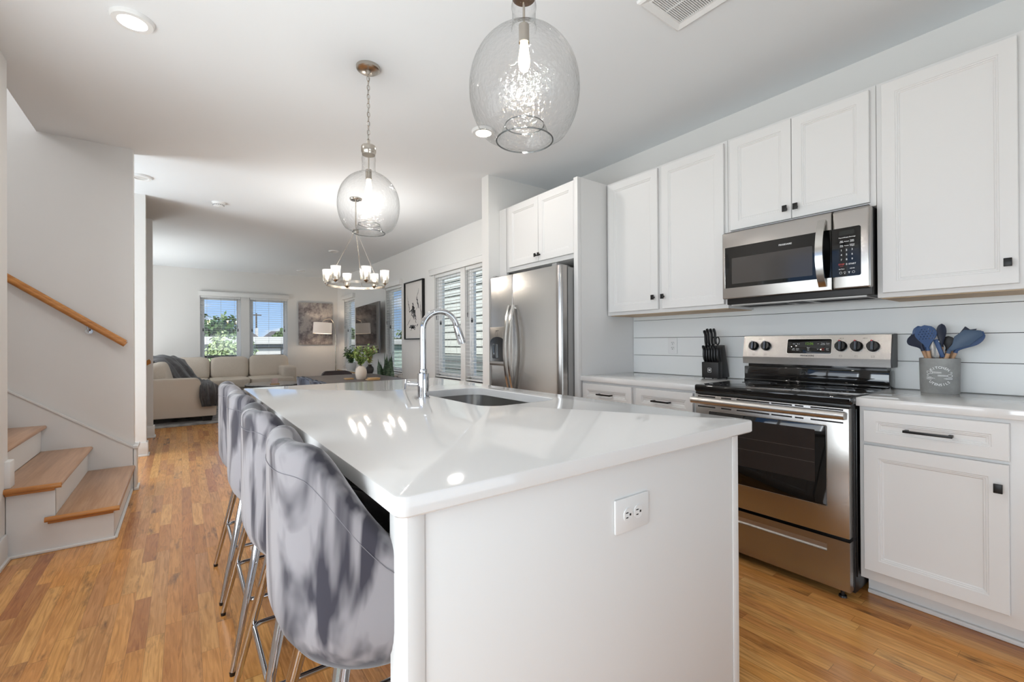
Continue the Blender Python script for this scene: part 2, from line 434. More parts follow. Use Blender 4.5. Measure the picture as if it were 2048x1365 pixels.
def ring_panel(mb, x, y0, y1, z0, z1, steps, back):
    """door/drawer front looking towards -X: front plane at x, nested rectangles (inset, depth behind front); back = thickness"""
    rects = [(0, back)]+list(steps)
    rings = [[(x+d, y0+i, z0+i), (x+d, y1-i, z0+i), (x+d, y1-i, z1-i), (x+d, y0+i, z1-i)] for i, d in rects]
    return mb.loft(rings, True, True, True)
def shaker(x, y0, y1, z0, z1, stile, back=0.02):
    s = stile
    return ring_panel(MB(), x, y0, y1, z0, z1, [(0, .002), (.002, 0), (s, 0), (s+.002, .003), (s+.007, .003), (s+.009, .006), (s+.013, .006), (s+.017, .010)], back)
def knob(parent, x, y, z, w=.024, h=.034):
    return part('knob', MB().box(x-.026, x-.019, y-w/2, y+w/2, z-h/2, z+h/2, .0015).cyl((x-.02, y, z), (x+.002, y, z), .006), BLKM, parent, label='black square knob')
def pull(parent, x, y0, y1, z):
    m = MB().box(x-.034, x-.026, y0, y1, z-.005, z+.005, .001)
    for y in (y0+.008, y1-.008): m.box(x-.03, x+.002, y-.006, y+.006, z-.005, z+.005, .001)
    return part('handle', m, BLKM, parent, label='black bar handle')

# ------------------------------------------------------------------ room shell
XW, YF, CE = 3.08, 11.38, 2.743
def wall_along(axis, c0, c1, a0, a1, z0, z1, holes=()):
    """wall between c0..c1 across, running a0..a1; holes=(a0,a1,z0,z1) sorted"""
    m = MB()
    def bx(p, q, za, zb):
        if q-p < 1e-6 or zb-za < 1e-6: return
        if axis == 'y': m.box(c0, c1, p, q, za, zb)
        else: m.box(p, q, c0, c1, za, zb)
    a = a0
    for h in sorted(holes):
        bx(a, h[0], z0, z1); bx(h[0], h[1], z0, h[2]); bx(h[0], h[1], h[3], z1); a = h[1]
    bx(a, a1, z0, z1); return m
WZ0, WZ1 = .65, 2.19
RWIN = [(4.47, 5.255), (5.375, 6.16), (7.42, 8.18), (10.04, 10.83)]
FWIN = [(.315, 1.05), (1.21, 1.968)]
struct('floor', MB().box(-2.0, 3.3, -2.8, 11.6, -.12, 0), FLOOR)
cm = MB().box(-.855, 3.3, -2.8, 11.6, CE, CE+.2)
cm.box(-2.0, -.855, 4.73, 11.6, CE, CE+.2).box(-2.0, -.855, -2.8, 3.66, CE, CE+.2)
struct('ceiling', cm, CEIL)
struct('wall_right', wall_along('y', XW, XW+.16, -2.8, 11.54, -.12, CE+.1, [(a, b, WZ0, WZ1) for a, b in RWIN]), WALL)
struct('wall_far', wall_along('x', YF, YF+.16, -1.3, XW+.16, -.12, CE+.1, [(a, b, WZ0, WZ1) for a, b in FWIN]), WALL)
struct('wall_left', wall_along('y', -.855, -.775, -2.8, 3.655, 0, CE, [(-.38, .75, .2, 2.2), (.95, 2.85, .4, 2.3)]), WALL)  # both openings are added to let fill light in
struct('wall_back', wall_along('x', -2.76, -2.6, -.9, XW+.16, -.12, CE+.1, [(-.45, 2.55, .02, 2.35)]), WALL)
struct('wall_staircase', MB().box(-3.2, -.31, 4.72, 4.835, 0, CE).box(-3.2, -.855, 4.72, 4.835, CE, 5.2), WALL)
struct('wall_stairwell', MB().box(-3.2, -.855, 3.54, 3.655, 0, 5.2).box(-3.3, -.75, 3.5, 4.9, 5.2, 5.3).box(-.855, -.75, 3.54, 4.835, CE+.2, 5.25), WALL)
struct('wall_landing', wall_along('y', -3.3, -3.2, 3.5, 4.9, 0, 5.2, [(3.72, 4.66, 3.3, 4.9)]), WALL)  # opening added for the stairwell fill lamp
struct('wall_hall', MB().box(-2.0, -.30, 6.075, 6.19, 0, CE+.05), WALL)
struct('wall_entry', wall_along('y', -2.1, -2.0, 4.8, 7.4, 0, CE+.05, [(4.95, 5.95, .35, 2.3)]), WALL)  # opening added so the hall fill lamp shines in
struct('trim_eave', MB().box(-4.2, -1.3, 7.3, 11.6, 2.8, 2.9).box(-4.2, -2.1, 4.9, 7.3, 2.8, 2.9), TRIM)  # unseen slabs added to keep the sun out of side and hall openings
WFW = P('window_frame_white', (238, 238, 238), .4)
for n_, p0_, p1_, q0_, q1_ in ((8, -.38, .75, .2, 2.2), (9, .95, 2.85, .4, 2.3)):  # frames for the two added openings in the left wall
    m = MB()
    for p in (p0_, (p0_+p1_)/2-.03, p1_-.06): m.box(-.84, -.79, p, p+.06, q0_, q1_, .003)
    m.box(-.84, -.79, p0_, p1_, q0_, q0_+.06, .003).box(-.84, -.79, p0_, p1_, q1_-.06, q1_, .003)
    kw = struct(f'window_{n_}', m, WFW)
struct('trim_porch_roof', MB().box(-4.2, 3.3, -5.6, -2.85, 2.8, 2.95).box(-4.2, -2.05, -2.85, 3.45, 2.8, 2.95), TRIM)  # unseen slabs added to block the sun at the back and left
struct('wall_living', MB().box(-2.0, -.29, 7.21, 7.325, 0, CE+.05), WALL)
struct('wall_side', wall_along('y', -1.3, -1.15, 7.32, 11.54, 0, CE+.05, [(8.6, 10.7, .6, 2.25)]), WALL)  # opening added for the living room fill lamp
struct('wall_fridge', MB().box(2.32, XW, 3.515, 3.63, 0, CE+.05), WALL)
# shiplap backsplash boards
m = MB(); zs = [.9145, 1.0575, 1.0605, 1.1995, 1.2025, 1.3405, 1.3435, 1.47]
for k in range(0, 8, 2): m.box(3.062, XW, -.9, 2.441, zs[k], zs[k+1], .0006, 1)
struct('wall_backsplash', m, P('shiplap_paint', (241, 242, 241), .45))
struct('trim_shiplap_backing', MB().box(3.072, XW, -.9, 2.441, .9145, 1.47), P('shiplap_gap', (70, 68, 66), .8))
# baseboards
def base_prof(m, axis, c, side, a0, a1, h=.145, t=.014):
    for tt, z0, z1 in ((t, 0, h), (t+.011, 0, .018)):
        lo, hi = (c, c+tt) if side > 0 else (c-tt, c)
        if axis == 'y': m.box(lo, hi, a0, a1, z0, z1, .003)
        else: m.box(a0, a1, lo, hi, z0, z1, .003)
    return m
struct('baseboard_left', base_prof(MB(), 'y', -.775, 1, -2.6, 3.59), TRIM)
struct('baseboard_far', base_prof(MB(), 'x', YF, -1, -1.15, XW), TRIM)
struct('baseboard_right', base_prof(MB(), 'y', XW, -1, 3.63, YF), TRIM)
m = base_prof(MB(), 'x', 6.075, -1, -2.0, -.29); base_prof(m, 'y', -.30, 1, 6.062, 6.2)
struct('baseboard_hall', m, TRIM)
m = base_prof(MB(), 'x', 7.21, -1, -2.0, -.28); base_prof(m, 'y', -.29, 1, 7.198, 7.34)
struct('baseboard_living', m, TRIM)
m = MB().box(-.31, -.292, 4.70, 4.85, 0, .345, .003).box(-.315, -.28, 4.69, 4.86, .335, .36, .004).box(-.31, -.28, 4.695, 4.86, 0, .02, .003)
struct('trim_wall_end', m, TRIM)
m = MB().box(-.87, -.752, 3.596, 3.676, .387, .535, .006)
struct('trim_newel_base', m, TRIM)
# sloping skirt board on the staircase wall
m = MB().prism([(-2.3, 0.0), (-.315, 0), (-.315, .345), (-1.008, .851), (-2.3, 1.80)], .016, frame_m((0, 4.72, 0), (1, 0, 0), (0, 0, 1)))
m.tube([(-.315, 4.702, .349), (-1.008, 4.702, .855), (-2.3, 4.702, 1.804)], 0, flat=(.014, .012), up=(0, 0, 1))
struct('trim_stair_skirt', m, TRIM)

# ------------------------------------------------------------------ staircase
st = thing('staircase', 'white staircase with oak treads climbing left from the hall', 'stairs', (-.6, 4.1, 0))
zt = [.203, .388, .578, .765, .952, 1.14, 1.327, 1.514]
nose = [-.30-.25*k for k in range(8)]
for k in range(8):
    y0 = 3.578 if k < 2 else 3.66
    m = MB()
    if k == 1: m.box(-.772, nose[k]-.012, y0+.012, 3.657, zt[k]-.026, zt[k]).box(nose[k]-.28, nose[k]-.012, 3.657, 4.704, zt[k]-.026, zt[k])
    else: m.box(nose[k]-.28, nose[k]-.012, y0+.012, 4.704, zt[k]-.026, zt[k], .002)
    m.tube([(nose[k]-.013, y0+.013, zt[k]-.013), (nose[k]-.013, 4.703, zt[k]-.013)], .013, 10)
    part('tread', m, OAK, st)
    if k < 2:
        m = MB(); x0 = nose[k]-.32 if k == 0 else -.785
        m.tube([(x0, y0+.006, zt[k]-.014), (nose[k]-.002, y0+.006, zt[k]-.014)], .0145, 10)
        m.box(x0+.012, nose[k]-.03, y0+.004, y0+.026, zt[k]-.04, zt[k]-.024, .003)
        part('nosing', m, OAKRAIL, st, label='orange oak nosing along the open side of the tread')
    m = MB().box(nose[k]-.05, nose[k]-.03, 3.61 if k < 2 else 3.66, 4.704, zt[k]-.187, zt[k]-.026)
    if k == 0: m.box(nose[k]-.03, nose[k]-.014, 3.61, 4.704, 0, .016, .004)
    part('riser', m, TRIM, st)
m = MB().prism([(-.772, 0), (-.33, 0), (-.33, zt[0]-.026), (-.58, zt[0]-.026), (-.58, zt[1]-.026), (-.772, zt[1]-.026)], .012, frame_m((0, 3.618, 0), (1, 0, 0), (0, 0, 1)))
m.box(-.772, -.322, 3.594, 3.608, 0, .016, .004)
part('side_panel', m, TRIM, st)
hr = thing('handrail', 'oak handrail on the wall above the staircase', 'handrail', (-.35, 4.66, 1.17))
def rail_m(pts):
    return MB().tube(pts, .021, 12).tube([(p[0], p[1], p[2]+.018) for p in pts], .017, 10)
d = Vector((-.347+1.007, 0, 1.17-1.66)); p1 = Vector((-.355, 4.655, 1.170)); p0 = p1-d*2.6
part('rail', rail_m([p0, p1]), OAKRAIL, hr)
for t in (.33, 1.6):
    q = p1-d*t
    part('bracket', MB().cyl((q.x, 4.72, q.z-.06), (q.x, 4.712, q.z-.06), .022).tube([(q.x, 4.715, q.z-.06), (q.x, 4.68, q.z-.062), (q.x, 4.657, q.z-.045), (q.x, 4.655, q.z-.018)], .006, 8), CHROME, hr)
h2 = thing('handrail', 'short end of an oak handrail seen between the two hall wall ends', 'handrail', (-.34, 7.15, .93))
part('rail', rail_m([(-1.6, 7.14, .10), (-.312, 7.14, .955)]), OAKRAIL, h2)
part('bracket', MB().cyl((-.75, 7.21, .60), (-.75, 7.203, .60), .02).tube([(-.75, 7.206, .60), (-.75, 7.15, .60), (-.75, 7.14, .645)], .006, 8), CHROME, h2)

# ------------------------------------------------------------------ windows and blinds
VINYL = P('window_vinyl', (250, 250, 250), .35)
def window(n, axis, c, a0, a1):
    """c = inner wall face; frame sits 6-11 cm into the wall"""
    o = 1
    def bx(m, p, q, d0, d1, z0, z1, bev=.002):
        if axis == 'y': m.box(c+d0, c+d1, p, q, z0, z1, bev)
        else: m.box(p, q, c+d0, c+d1, z0, z1, bev)
    m = MB()
    f = .045
    bx(m, a0, a0+f, .07, .15, WZ0, WZ1); bx(m, a1-f, a1, .07, .15, WZ0, WZ1)
    bx(m, a0, a1, .07, .15, WZ0, WZ0+f); bx(m, a0, a1, .07, .15, WZ1-f, WZ1)
    w = struct(f'window_{n}', m, VINYL)
    z0, z1, d, g = WZ0+f, WZ1-f, .085, .032
    m = MB()
    bx(m, a0+f, a0+f+g, d, d+.025, z0, z1); bx(m, a1-f-g, a1-f, d, d+.025, z0, z1)
    bx(m, a0+f+g, a1-f-g, d, d+.025, z0, z0+g); bx(m, a0+f+g, a1-f-g, d, d+.025, z1-g, z1)
    s = part('window_sash', m, VINYL, w)
    m = MB(); bx(m, a0+f+g, a1-f-g, d+.011, d+.014, z0+g, z1-g, 0); part('window_pane', m, PANE, s)
    for q in (a0+f, a1-f-.02):
        m = MB(); bx(m, q, q+.02, d-.02, d+.004, 1.44, 1.50, .003); part('window_latch', m, DKGREY, s)
    return w
def sill(axis, c, a0, a1, n):
    m = MB()
    if axis == 'y': m.box(c-.025, c+.07, a0-.03, a1+.03, WZ0-.022, WZ0, .004).box(c-.012, c, a0-.02, a1+.02, WZ0-.085, WZ0-.022, .003)
    else: m.box(a0-.03, a1+.03, c-.025, c+.07, WZ0-.022, WZ0, .004).box(a0-.02, a1+.02, c-.012, c, WZ0-.085, WZ0-.022, .003)
    return struct(f'trim_{n}', m, TRIM)
def blind(axis, c, a0, a1, label, group, wand=None):
    cc = c+.032; mid = (a0+a1)/2
    loc = (cc, mid, WZ0) if axis == 'y' else (mid, cc, WZ0)
    t = thing('window_blind', label, 'blind', loc, group)
    def bx(m, p, q, d0, d1, z0, z1, bev=0):
        if axis == 'y': m.box(d0, d1, p, q, z0, z1, bev)
        else: m.box(p, q, d0, d1, z0, z1, bev)
    m = MB(); bx(m, a0+.006, a1-.006, cc-.024, cc+.026, WZ1-.045, WZ1-.002, .002); part('headrail', m, BLIND, t)
    m = MB(); z = WZ1-.085
    while z > WZ0+.055:
        bx(m, a0+.008, a1-.008, cc-.019, cc+.019, z-.0012, z+.0012); z -= .0480
    part('slats', m, BLIND, t, smooth=False)
    m = MB(); bx(m, a0+.008, a1-.008, cc-.022, cc+.022, WZ0+.012, WZ0+.03, .003); part('bottom_rail', m, BLIND, t)
    m = MB()
    for q in (a0+.12, mid, a1-.12):
        for d in (-.025, .025):
            bx(m, q-.0012, q+.0012, cc+d-.0008, cc+d+.0008, WZ0+.02, WZ1-.03)
    part('ladder_cord', m, P('blind_cord', (205, 205, 202), .7) if 'blind_cord' not in MATS else MATS['blind_cord'], t, smooth=False)
    q = a1-.07 if wand is None else wand
    m = MB()
    p = (cc-.034, q) if axis == 'y' else (q, cc-.034)
    m.cyl((p[0], p[1], WZ1-.05), (p[0], p[1], WZ1-.62), .0022, n=6); m.cyl((p[0], p[1], WZ1-.62), (p[0], p[1], WZ1-.68), .006, .004, 8)
    part('tilt_wand', m, DKGREY, t)
    return t
for k, (a, b) in enumerate(FWIN): window(k+1, 'x', YF, a, b)
for k, (a, b) in enumerate(RWIN): window(k+3, 'y', XW, a, b)
sill('x', YF, .315, 1.968, 1); sill('y', XW, 4.47, 6.16, 2); sill('y', XW, 7.42, 8.18, 3); sill('y', XW, 10.04, 10.83, 4)
blind('x', YF, *FWIN[0], 'white blind on the left window above the sofa, tree in view', 'window blinds')
blind('x', YF, *FWIN[1], 'white blind on the right window above the sofa, beside the grey painting', 'window blinds')
blind('y', XW, *RWIN[0], 'white blind on the window nearest the refrigerator', 'window blinds')
blind('y', XW, *RWIN[1], 'white blind on the side window right behind the faucet', 'window blinds')
blind('y', XW, *RWIN[2], 'white blind on the narrow window between television and ink drawing', 'window blinds')
blind('y', XW, *RWIN[3], 'white blind on the corner window half hidden by the television', 'window blinds')
def valance(axis, c, a0, a1, label):
    m = MB()
    if axis == 'y': m.box(c-.055, c-.042, a0, a1, WZ1-.01, WZ1+.075, .004).box(c-.045, c, a0, a0+.012, WZ1-.01, WZ1+.075).box(c-.045, c, a1-.012, a1, WZ1-.01, WZ1+.075).box(c-.062, c, a0-.006, a1+.006, WZ1+.07, WZ1+.082, .003)
    else: m.box(a0, a1, c-.055, c-.042, WZ1-.01, WZ1+.075, .004).box(a0, a0+.012, c-.045, c, WZ1-.01, WZ1+.075).box(a1-.012, a1, c-.045, c, WZ1-.01, WZ1+.075).box(a0-.006, a1+.006, c-.062, c, WZ1+.07, WZ1+.082, .003)
    return solo('window_valance', m, TRIM, label, 'valance', 'window valances')
valance('x', YF, .294, 1.99, 'long white valance over the pair of windows behind the sofa')
valance('y', XW, 4.43, 6.235, 'long white valance over the window pair beside the refrigerator')
valance('y', XW, 7.39, 8.21, 'short white valance over the window next to the ink drawing')
valance('y', XW, 10.0, 10.87, 'short white valance over the corner window behind the television')
# sliding door behind the camera
m = MB()
for a, b in ((-.45, -.38), (1.02, 1.09), (2.48, 2.55)): m.box(a, b, -2.72, -2.64, .02, 2.35, .003)
m.box(-.45, 2.55, -2.72, -2.64, .02, .09, .003).box(-.45, 2.55, -2.72, -2.64, 2.28, 2.35, .003)
dr = struct('door_1', m, VINYL)
m = MB()
for a, b in ((8.6, 8.66), (9.62, 9.68), (10.64, 10.7)): m.box(-1.26, -1.19, a, b, .6, 2.25, .003)
m.box(-1.26, -1.19, 8.6, 10.7, .6, .66, .003).box(-1.26, -1.19, 8.6, 10.7, 2.19, 2.25, .003)
wn = struct('window_7', m, VINYL)  # frame of the added living room opening, out of view
# ------------------------------------------------------------------ kitchen cabinets along the right wall
XU, XB = 2.742, 2.462          # face-frame planes of the upper and base cabinets
def cab(name, label, loc): return thing(name, label, 'cabinet', loc, 'white kitchen cabinets')
# uppers
c = cab('wall_cabinet', 'tall white wall cabinet to the right of the microwave', (2.9, .36, 1.372))
part('cabinet_body', MB().box(XU, XW-.02, .0, .7105, 1.376, 2.42, .001), CAB, c)
part('underside', MB().box(XU+.02, 3.06, .012, .70, 1.372, 1.377), CABIN, c, label='bare wood underside')
d = part('door', shaker(XU-.021, .248, .687, 1.398, 2.402, .052), CAB, c); knob(d, XU-.021, .276, 1.484)
c = cab('wall_cabinet', 'low white two-door wall cabinet directly above the microwave', (2.9, 1.08, 1.827))
part('cabinet_body', MB().box(XU, XW-.02, .7125, 1.4515, 1.83, 2.42, .001), CAB, c)
for y0, y1, ky in ((.735, 1.0825, 1.058), (1.0855, 1.430, 1.112)):
    d = part('door', shaker(XU-.021, y0, y1, 1.848, 2.402, .05), CAB, c); knob(d, XU-.021, ky, 1.905)
c = cab('wall_cabinet', 'tall white two-door wall cabinet between refrigerator and microwave', (2.9, 1.95, 1.372))
part('cabinet_body', MB().box(XU, XW-.02, 1.4535, 2.434, 1.376, 2.42, .001), CAB, c)
part('underside', MB().box(XU+.02, 3.06, 1.465, 2.42, 1.372, 1.377), CABIN, c, label='bare wood underside')
for y0, y1, ky in ((1.471, 1.919, 1.905), (1.954, 2.405, 1.985)):
    d = part('door', shaker(XU-.021, y0, y1, 1.40, 2.402, .052), CAB, c); knob(d, XU-.021, ky, 1.485)
# cabinet over the refrigerator with its tall end panel
c = cab('refrigerator_cabinet', 'white two-door cabinet and tall end panel around the refrigerator', (2.75, 2.9, 0))
part('cabinet_body', MB().box(2.442, XW-.01, 2.468, 3.40, 1.818, 2.42, .001).box(2.442, 2.47, 3.395, 3.512, 1.818, 2.42), CAB, c)
part('side_panel', MB().box(2.4565, XW-.005, 2.443, 2.467, 0, 2.425).box(2.418, 2.456, 2.443, 2.485, 0, 2.425, .001), CAB, c)
part('filler_strip', MB().box(2.442, 2.47, 3.40, 3.512, 0, 1.818), CAB, c)
for y0, y1, ky in ((2.49, 2.912, 2.892), (2.916, 3.335, 2.936)):
    d = part('door', shaker(2.421, y0, y1, 1.852, 2.400, .05), CAB, c); knob(d, 2.421, ky, 1.905, .022, .03)
# base cabinets
def base_body(y0, y1):
    return MB().box(XB, 3.055, y0, y1, .108, .876, .001)
def toe(y0, y1): return MB().box(2.578, 3.05, y0, y1, 0, .11).box(2.562, 2.58, y0, y1, 0, .019, .005)
c = cab('base_cabinet', 'white base cabinet with drawer and door right of the range', (2.75, .3, 0))
part('cabinet_body', base_body(-.3, .7065), CAB, c)
part('toe_kick', toe(-.3, .71), TRIM, c)
d = part('drawer', shaker(XB-.021, .250, .688, .721, .860, .045), CAB, c); pull(d, XB-.021, .396, .546, .790)
d = part('door', shaker(XB-.021, .252, .6885, .155, .707, .052), CAB, c); knob(d, XB-.021, .277, .620)
c = cab('base_cabinet', 'white base cabinet with two drawers between refrigerator and range', (2.75, 1.95, 0))
part('cabinet_body', base_body(1.477, 2.44), CAB, c)
part('toe_kick', toe(1.477, 2.44), TRIM, c)
for y0, y1, p0, p1, ky in ((1.515, 1.931, 1.66, 1.79, 1.905), (1.968, 2.424, 2.13, 2.26, 1.995)):
    d = part('drawer', shaker(XB-.021, y0, y1, .721, .860, .045), CAB, c); pull(d, XB-.021, p0, p1, .790)
    d = part('door', shaker(XB-.021, y0, y1, .155, .707, .052), CAB, c); knob(d, XB-.021, ky, .620)
def worktop(y0, y1):
    return MB().box(2.437, 3.062, y0, y1, .8765, .914, .003)
solo('countertop', worktop(-.32, .7145), QUARTZ, 'white quartz countertop holding the grey utensil crock', 'countertop')
solo('countertop', worktop(1.4745, 2.4425), QUARTZ, 'white quartz countertop holding the black knife block', 'countertop')

# outlets
def outlet(label, M, w, h, horiz, loc):
    t = thing('electrical_outlet', label, 'outlet', loc)
    part('cover_plate', MB().prism(rrect(-w/2, w/2, -h/2, h/2, .004), .006, M, bev=.0015), WHTPL, t)
    for s in (-1, 1):
        o = (s*.0195, 0) if horiz else (0, s*.0195)
        k = part('socket', MB().prism([(o[0]+.0165*max(-.92 if horiz else -1, min(.92 if horiz else 1, math.cos(a*PI/12))), o[1]+.0165*max(-1 if horiz else -.85, min(1 if horiz else .85, math.sin(a*PI/12)))) for a in range(24)], .0085, M), WHTPL, t)
        m = MB()
        for u, v, a, b in ((-.005, .006, .0012, .0045), (-.005, -.006, .0012, .0038), (.007, 0, .0026, .0026)):
            if not horiz: u, v = v, -u
            if not horiz: a, b = (a, b)
            else: a, b = b, a
            m.prism([(o[0]+u-a, o[1]+v-b), (o[0]+u+a, o[1]+v-b), (o[0]+u+a, o[1]+v+b), (o[0]+u-a, o[1]+v+b)], .0092, M)
        part('slot', m, SLOTDK, k)
    part('screw', MB().prism(circle(0, 0, .003, 10), .0075, M), WHTPL, t)
outlet('white outlet on the shiplap wall left of the knife block', W(3.0625, 2.064, 1.137), .078, .124, False, (3.06, 2.064, 1.075))
outlet('white outlet on the white end panel of the island', S(.907, .7345, .742), .128, .084, True, (.907, .73, .70))

# ------------------------------------------------------------------ island
IX0, IX1, IY0, IY1 = .286, 1.492, .708, 3.0
c = thing('kitchen_island', 'white kitchen island base with plain end panels', 'kitchen island', (.9, 1.85, 0), None)
for y0, y1 in ((.735, .815), (2.87, 2.95)):
    part('end_panel', MB().box(.312, 1.433, y0, y1, 0, .876, .003), P('island_paint', (232, 231, 229), .5) if 'island_paint' not in MATS else MATS['island_paint'], c)
for x0, x1 in ((.312, .345), (1.40, 1.433)): part('corner_stile', MB().box(x0, x1, .7325, .7352, 0, .8755, .001), MATS['island_paint'], c)
part('cabinet_body', MB().box(.66, .70, .815, 2.87, 0, .876).box(1.38, 1.41, .815, 2.87, .1, .876).box(.70, 1.38, .815, 2.87, .08, .10).box(.70, 1.36, .815, 2.87, 0, .08).box(.70, 1.38, 1.38, 1.40, .1, .876).box(.70, 1.38, 2.28, 2.30, .1, .876), MATS['island_paint'], c)
for y0, y1 in ((.83, 1.34), (1.35, 1.85), (1.86, 2.34), (2.35, 2.855)):
    m = shaker(-1.431, y0, y1, .13, .86, .05); bmesh.ops.scale(m.bm, vec=(-1, 1, 1), verts=m.bm.verts); bmesh.ops.reverse_faces(m.bm, faces=m.bm.faces)
    part('door', m, CAB, c)
# worktop with the sink cut-out
SX0, SX1, SY0, SY1, SR = .972, 1.362, 1.492, 2.192, .085
def worktop_island():
    b = bmesh.new()
    def loop(pts, z): return [b.verts.new((p[0], p[1], z)) for p in pts]
    def strip(a, c):
        n = len(a)
        for i in range(n): b.faces.new((a[i], a[(i+1) % n], c[(i+1) % n], c[i]))
    o = lambda e: rrect(IX0+e, IX1-e, IY0+e, IY1-e, .022-e)
    h = lambda e: rrect(SX0-e, SX1+e, SY0-e, SY1+e, SR+e, 8)
    O = [loop(o(.004), .876), loop(o(.0), .880), loop(o(.0), .909), loop(o(.0012), .9125), loop(o(.005), .914)]
    H = [loop(h(0), .876), loop(h(0), .911), loop(h(.003), .914)]
    for a, c in zip(O[:-1], O[1:]): strip(a, c)
    for a, c in zip(H[:-1], H[1:]): strip(c, a)
    for A, B in ((O[-1], H[-1]), (O[0], H[0])):
        ed = []
        for lp in (A, B):
            for i in range(len(lp)):
                e = b.edges.get((lp[i], lp[(i+1) % len(lp)])) or b.edges.new((lp[i], lp[(i+1) % len(lp)])); ed.append(e)
        bmesh.ops.triangle_fill(b, use_beauty=True, edges=ed)
    bmesh.ops.recalc_face_normals(b, faces=b.faces[:])
    return MB().merge(b)
solo('island_countertop', worktop_island(), QUARTZ, 'large white glossy quartz worktop of the island with sink cut-out', 'countertop', ang=30)
SINK = P('sink_steel', (170, 168, 165), .3, 1.0)
t = thing('sink', 'undermount stainless steel sink set into the island worktop', 'sink', (1.167, 1.842, .67))
rr = lambda e, r, z: [(p[0], p[1], z) for p in rrect(SX0+e, SX1-e, SY0+e, SY1-e, r, 8)]
part('basin', MB().loft([rr(-.02, SR+.02, .8755), rr(-.004, SR, .8755), rr(-.004, SR, .868), rr(.004, SR-.004, .72), rr(.02, SR-.02, .69), rr(.05, .04, .682), rr(.14, .02, .68)], True, False, True), SINK, t)
part('drain', MB().lathe([(.045, .002), (.043, .004), (.03, .003), (.028, -.008), (.0, -.008)], (1.167, 1.842, .68), 24), CHROME, t)
# faucet
t = thing('kitchen_faucet', 'tall chrome gooseneck faucet standing beside the island sink', 'faucet', (.905, 1.93, .914))
fx, fy = .905, 1.93
part('base', MB().lathe([(.0, .0), (.030, .0), (.030, .003), (.027, .006), (.0265, .112), (.026, .114), (.0, .114)], (fx, fy, .914), 32), CHROME, t)
part('collar', MB().lathe([(.018, .112), (.0185, .114), (.0185, .132), (.0175, .135), (.0, .135)], (fx, fy, .914), 28), CHROME, t)
dx, dy = .985, -.17
R_ = .083
pts = [(fx, fy, 1.04), (fx, fy, 1.13), (fx, fy, 1.20)]
for k in range(0, 17):
    a = PI-(PI*0.93)*k/16
    rx = R_+R_*math.cos(a); pts.append((fx+rx*dx, fy+rx*dy, 1.235+R_*math.sin(a)))
part('gooseneck', MB().tube(pts, .0145, 16), CHROME, t)
e = Vector(pts[-1]); ddir = (e-Vector(pts[-2])).normalized()
ddir = (ddir+Vector((.10*dx, .10*dy, -.25))).normalized()
h = part('spray_head', MB().lathe([(.0, 0), (.015, 0), (.0165, .004), (.0165, .012), (.0185, .03), (.0195, .075), (.018, .092), (.0, .092)], (0, 0, 0), 24, M=Matrix.Translation(e) @ ddir.to_track_quat('Z', 'Y').to_matrix().to_4x4()), CHROME, t)
side = Vector((-dx*.4, -.9, 0)); side = (side-ddir*side.dot(ddir)).normalized()
m = MB(); q = e+ddir*.055+side*.0150
ay = ddir.cross(side)
m.prism([(1.0*p[0], p[1]) for p in rrect(-.03, .028, -.0085, .0085, .008)], .005, frame_m(q, ddir, ay))
part('spray_button', m, DKGREY, h, label='dark grey button on the spray head')
part('lever', MB().cyl((fx-.02, fy+.012, .978), (fx-.052, fy+.035, .980), .0115, n=18).cyl((fx-.052, fy+.035, .980), (fx-.060, fy+.041, .981), .0125, .011, 18).tube([(fx-.056, fy+.038, .985), (fx-.066, fy+.043, 1.0), (fx-.07, fy+.046, .955)], .004, 8), CHROME, t)

# ------------------------------------------------------------------ range
RY0, RY1 = .716, 1.472
t = thing('kitchen_range', 'stainless steel electric range with black glass cooktop', 'stove', (2.7, 1.094, 0))
RC = (RY0+RY1)/2
part('chassis', MB().box(2.44, 3.0, RY0+.004, RY1-.004, .03, .895, .002).box(2.43, 2.45, RY0+.006, RY0+.03, .06, .88), P('range_chassis', (52, 51, 51), .35, .6), t)
part('side_rib', MB().box(2.455, 2.475, RY0-.001, RY0+.006, .10, .86, .002).box(2.50, 2.515, RY0-.001, RY0+.006, .10, .60, .002), BLK, t)
for x in (2.43, 2.95):
    for y in (RY0+.05, RY1-.05):
        part('foot', MB().cyl((x, y, 0), (x, y, .008), .017, .015).cyl((x, y, .008), (x, y, .045), .008), BLK, t)
m = MB().box(2.392, 2.968, RY0-.004, RY1+.004, .881, .921, .011, 4)
ck = part('cooktop', m, BLKGLASS, t)
m = MB()
for x, y, r in ((2.52, 1.29, .085), (2.52, .90, .105), (2.78, 1.29, .09), (2.78, .90, .075)):
    for q in (r, r*.62): m.lathe([(q-.0012, .0), (q-.0012, .0003), (q+.0012, .0003), (q+.0012, .0)], (x, y, .9212), 48)
part('burner_ring', m, P('burner_mark', (90, 90, 92), .4), ck, label='thin grey burner rings')
part('cooktop_trim', MB().box(2.396, 2.43, RY0+.003, RY1-.003, .868, .883, .003), BLK, t)
XD = 2.386
d = part('oven_door', MB().box(XD, XD+.05, RY0+.008, RY1-.008, .283, .866, .004), STEEL, t)
m = MB()
for z in (.857, .800):
    for a, b in ((1.345, 1.448), (1.255, 1.31), (1.06, 1.225), (.955, 1.05), (.905, .942), (.745, .875)):
        m.box(XD-.0008, XD+.01, a, b, z-.0035, z+.0035)
part('vent_slots', m, SLOTDK, d)
part('handle', MB().tube([(XD-.044, RY1-.012, .838), (XD-.047, RY0+.16, .838), (XD-.047, RC, .838), (XD-.044, RY0+.010, .838)][::-1], .0185, 18).box(XD-.045, XD+.004, RY1-.05, RY1-.028, .826, .850, .004).box(XD-.045, XD+.004, RY0+.028, RY0+.05, .826, .850, .004), P('satin_steel', (214, 210, 205), .28, 1.0), d)
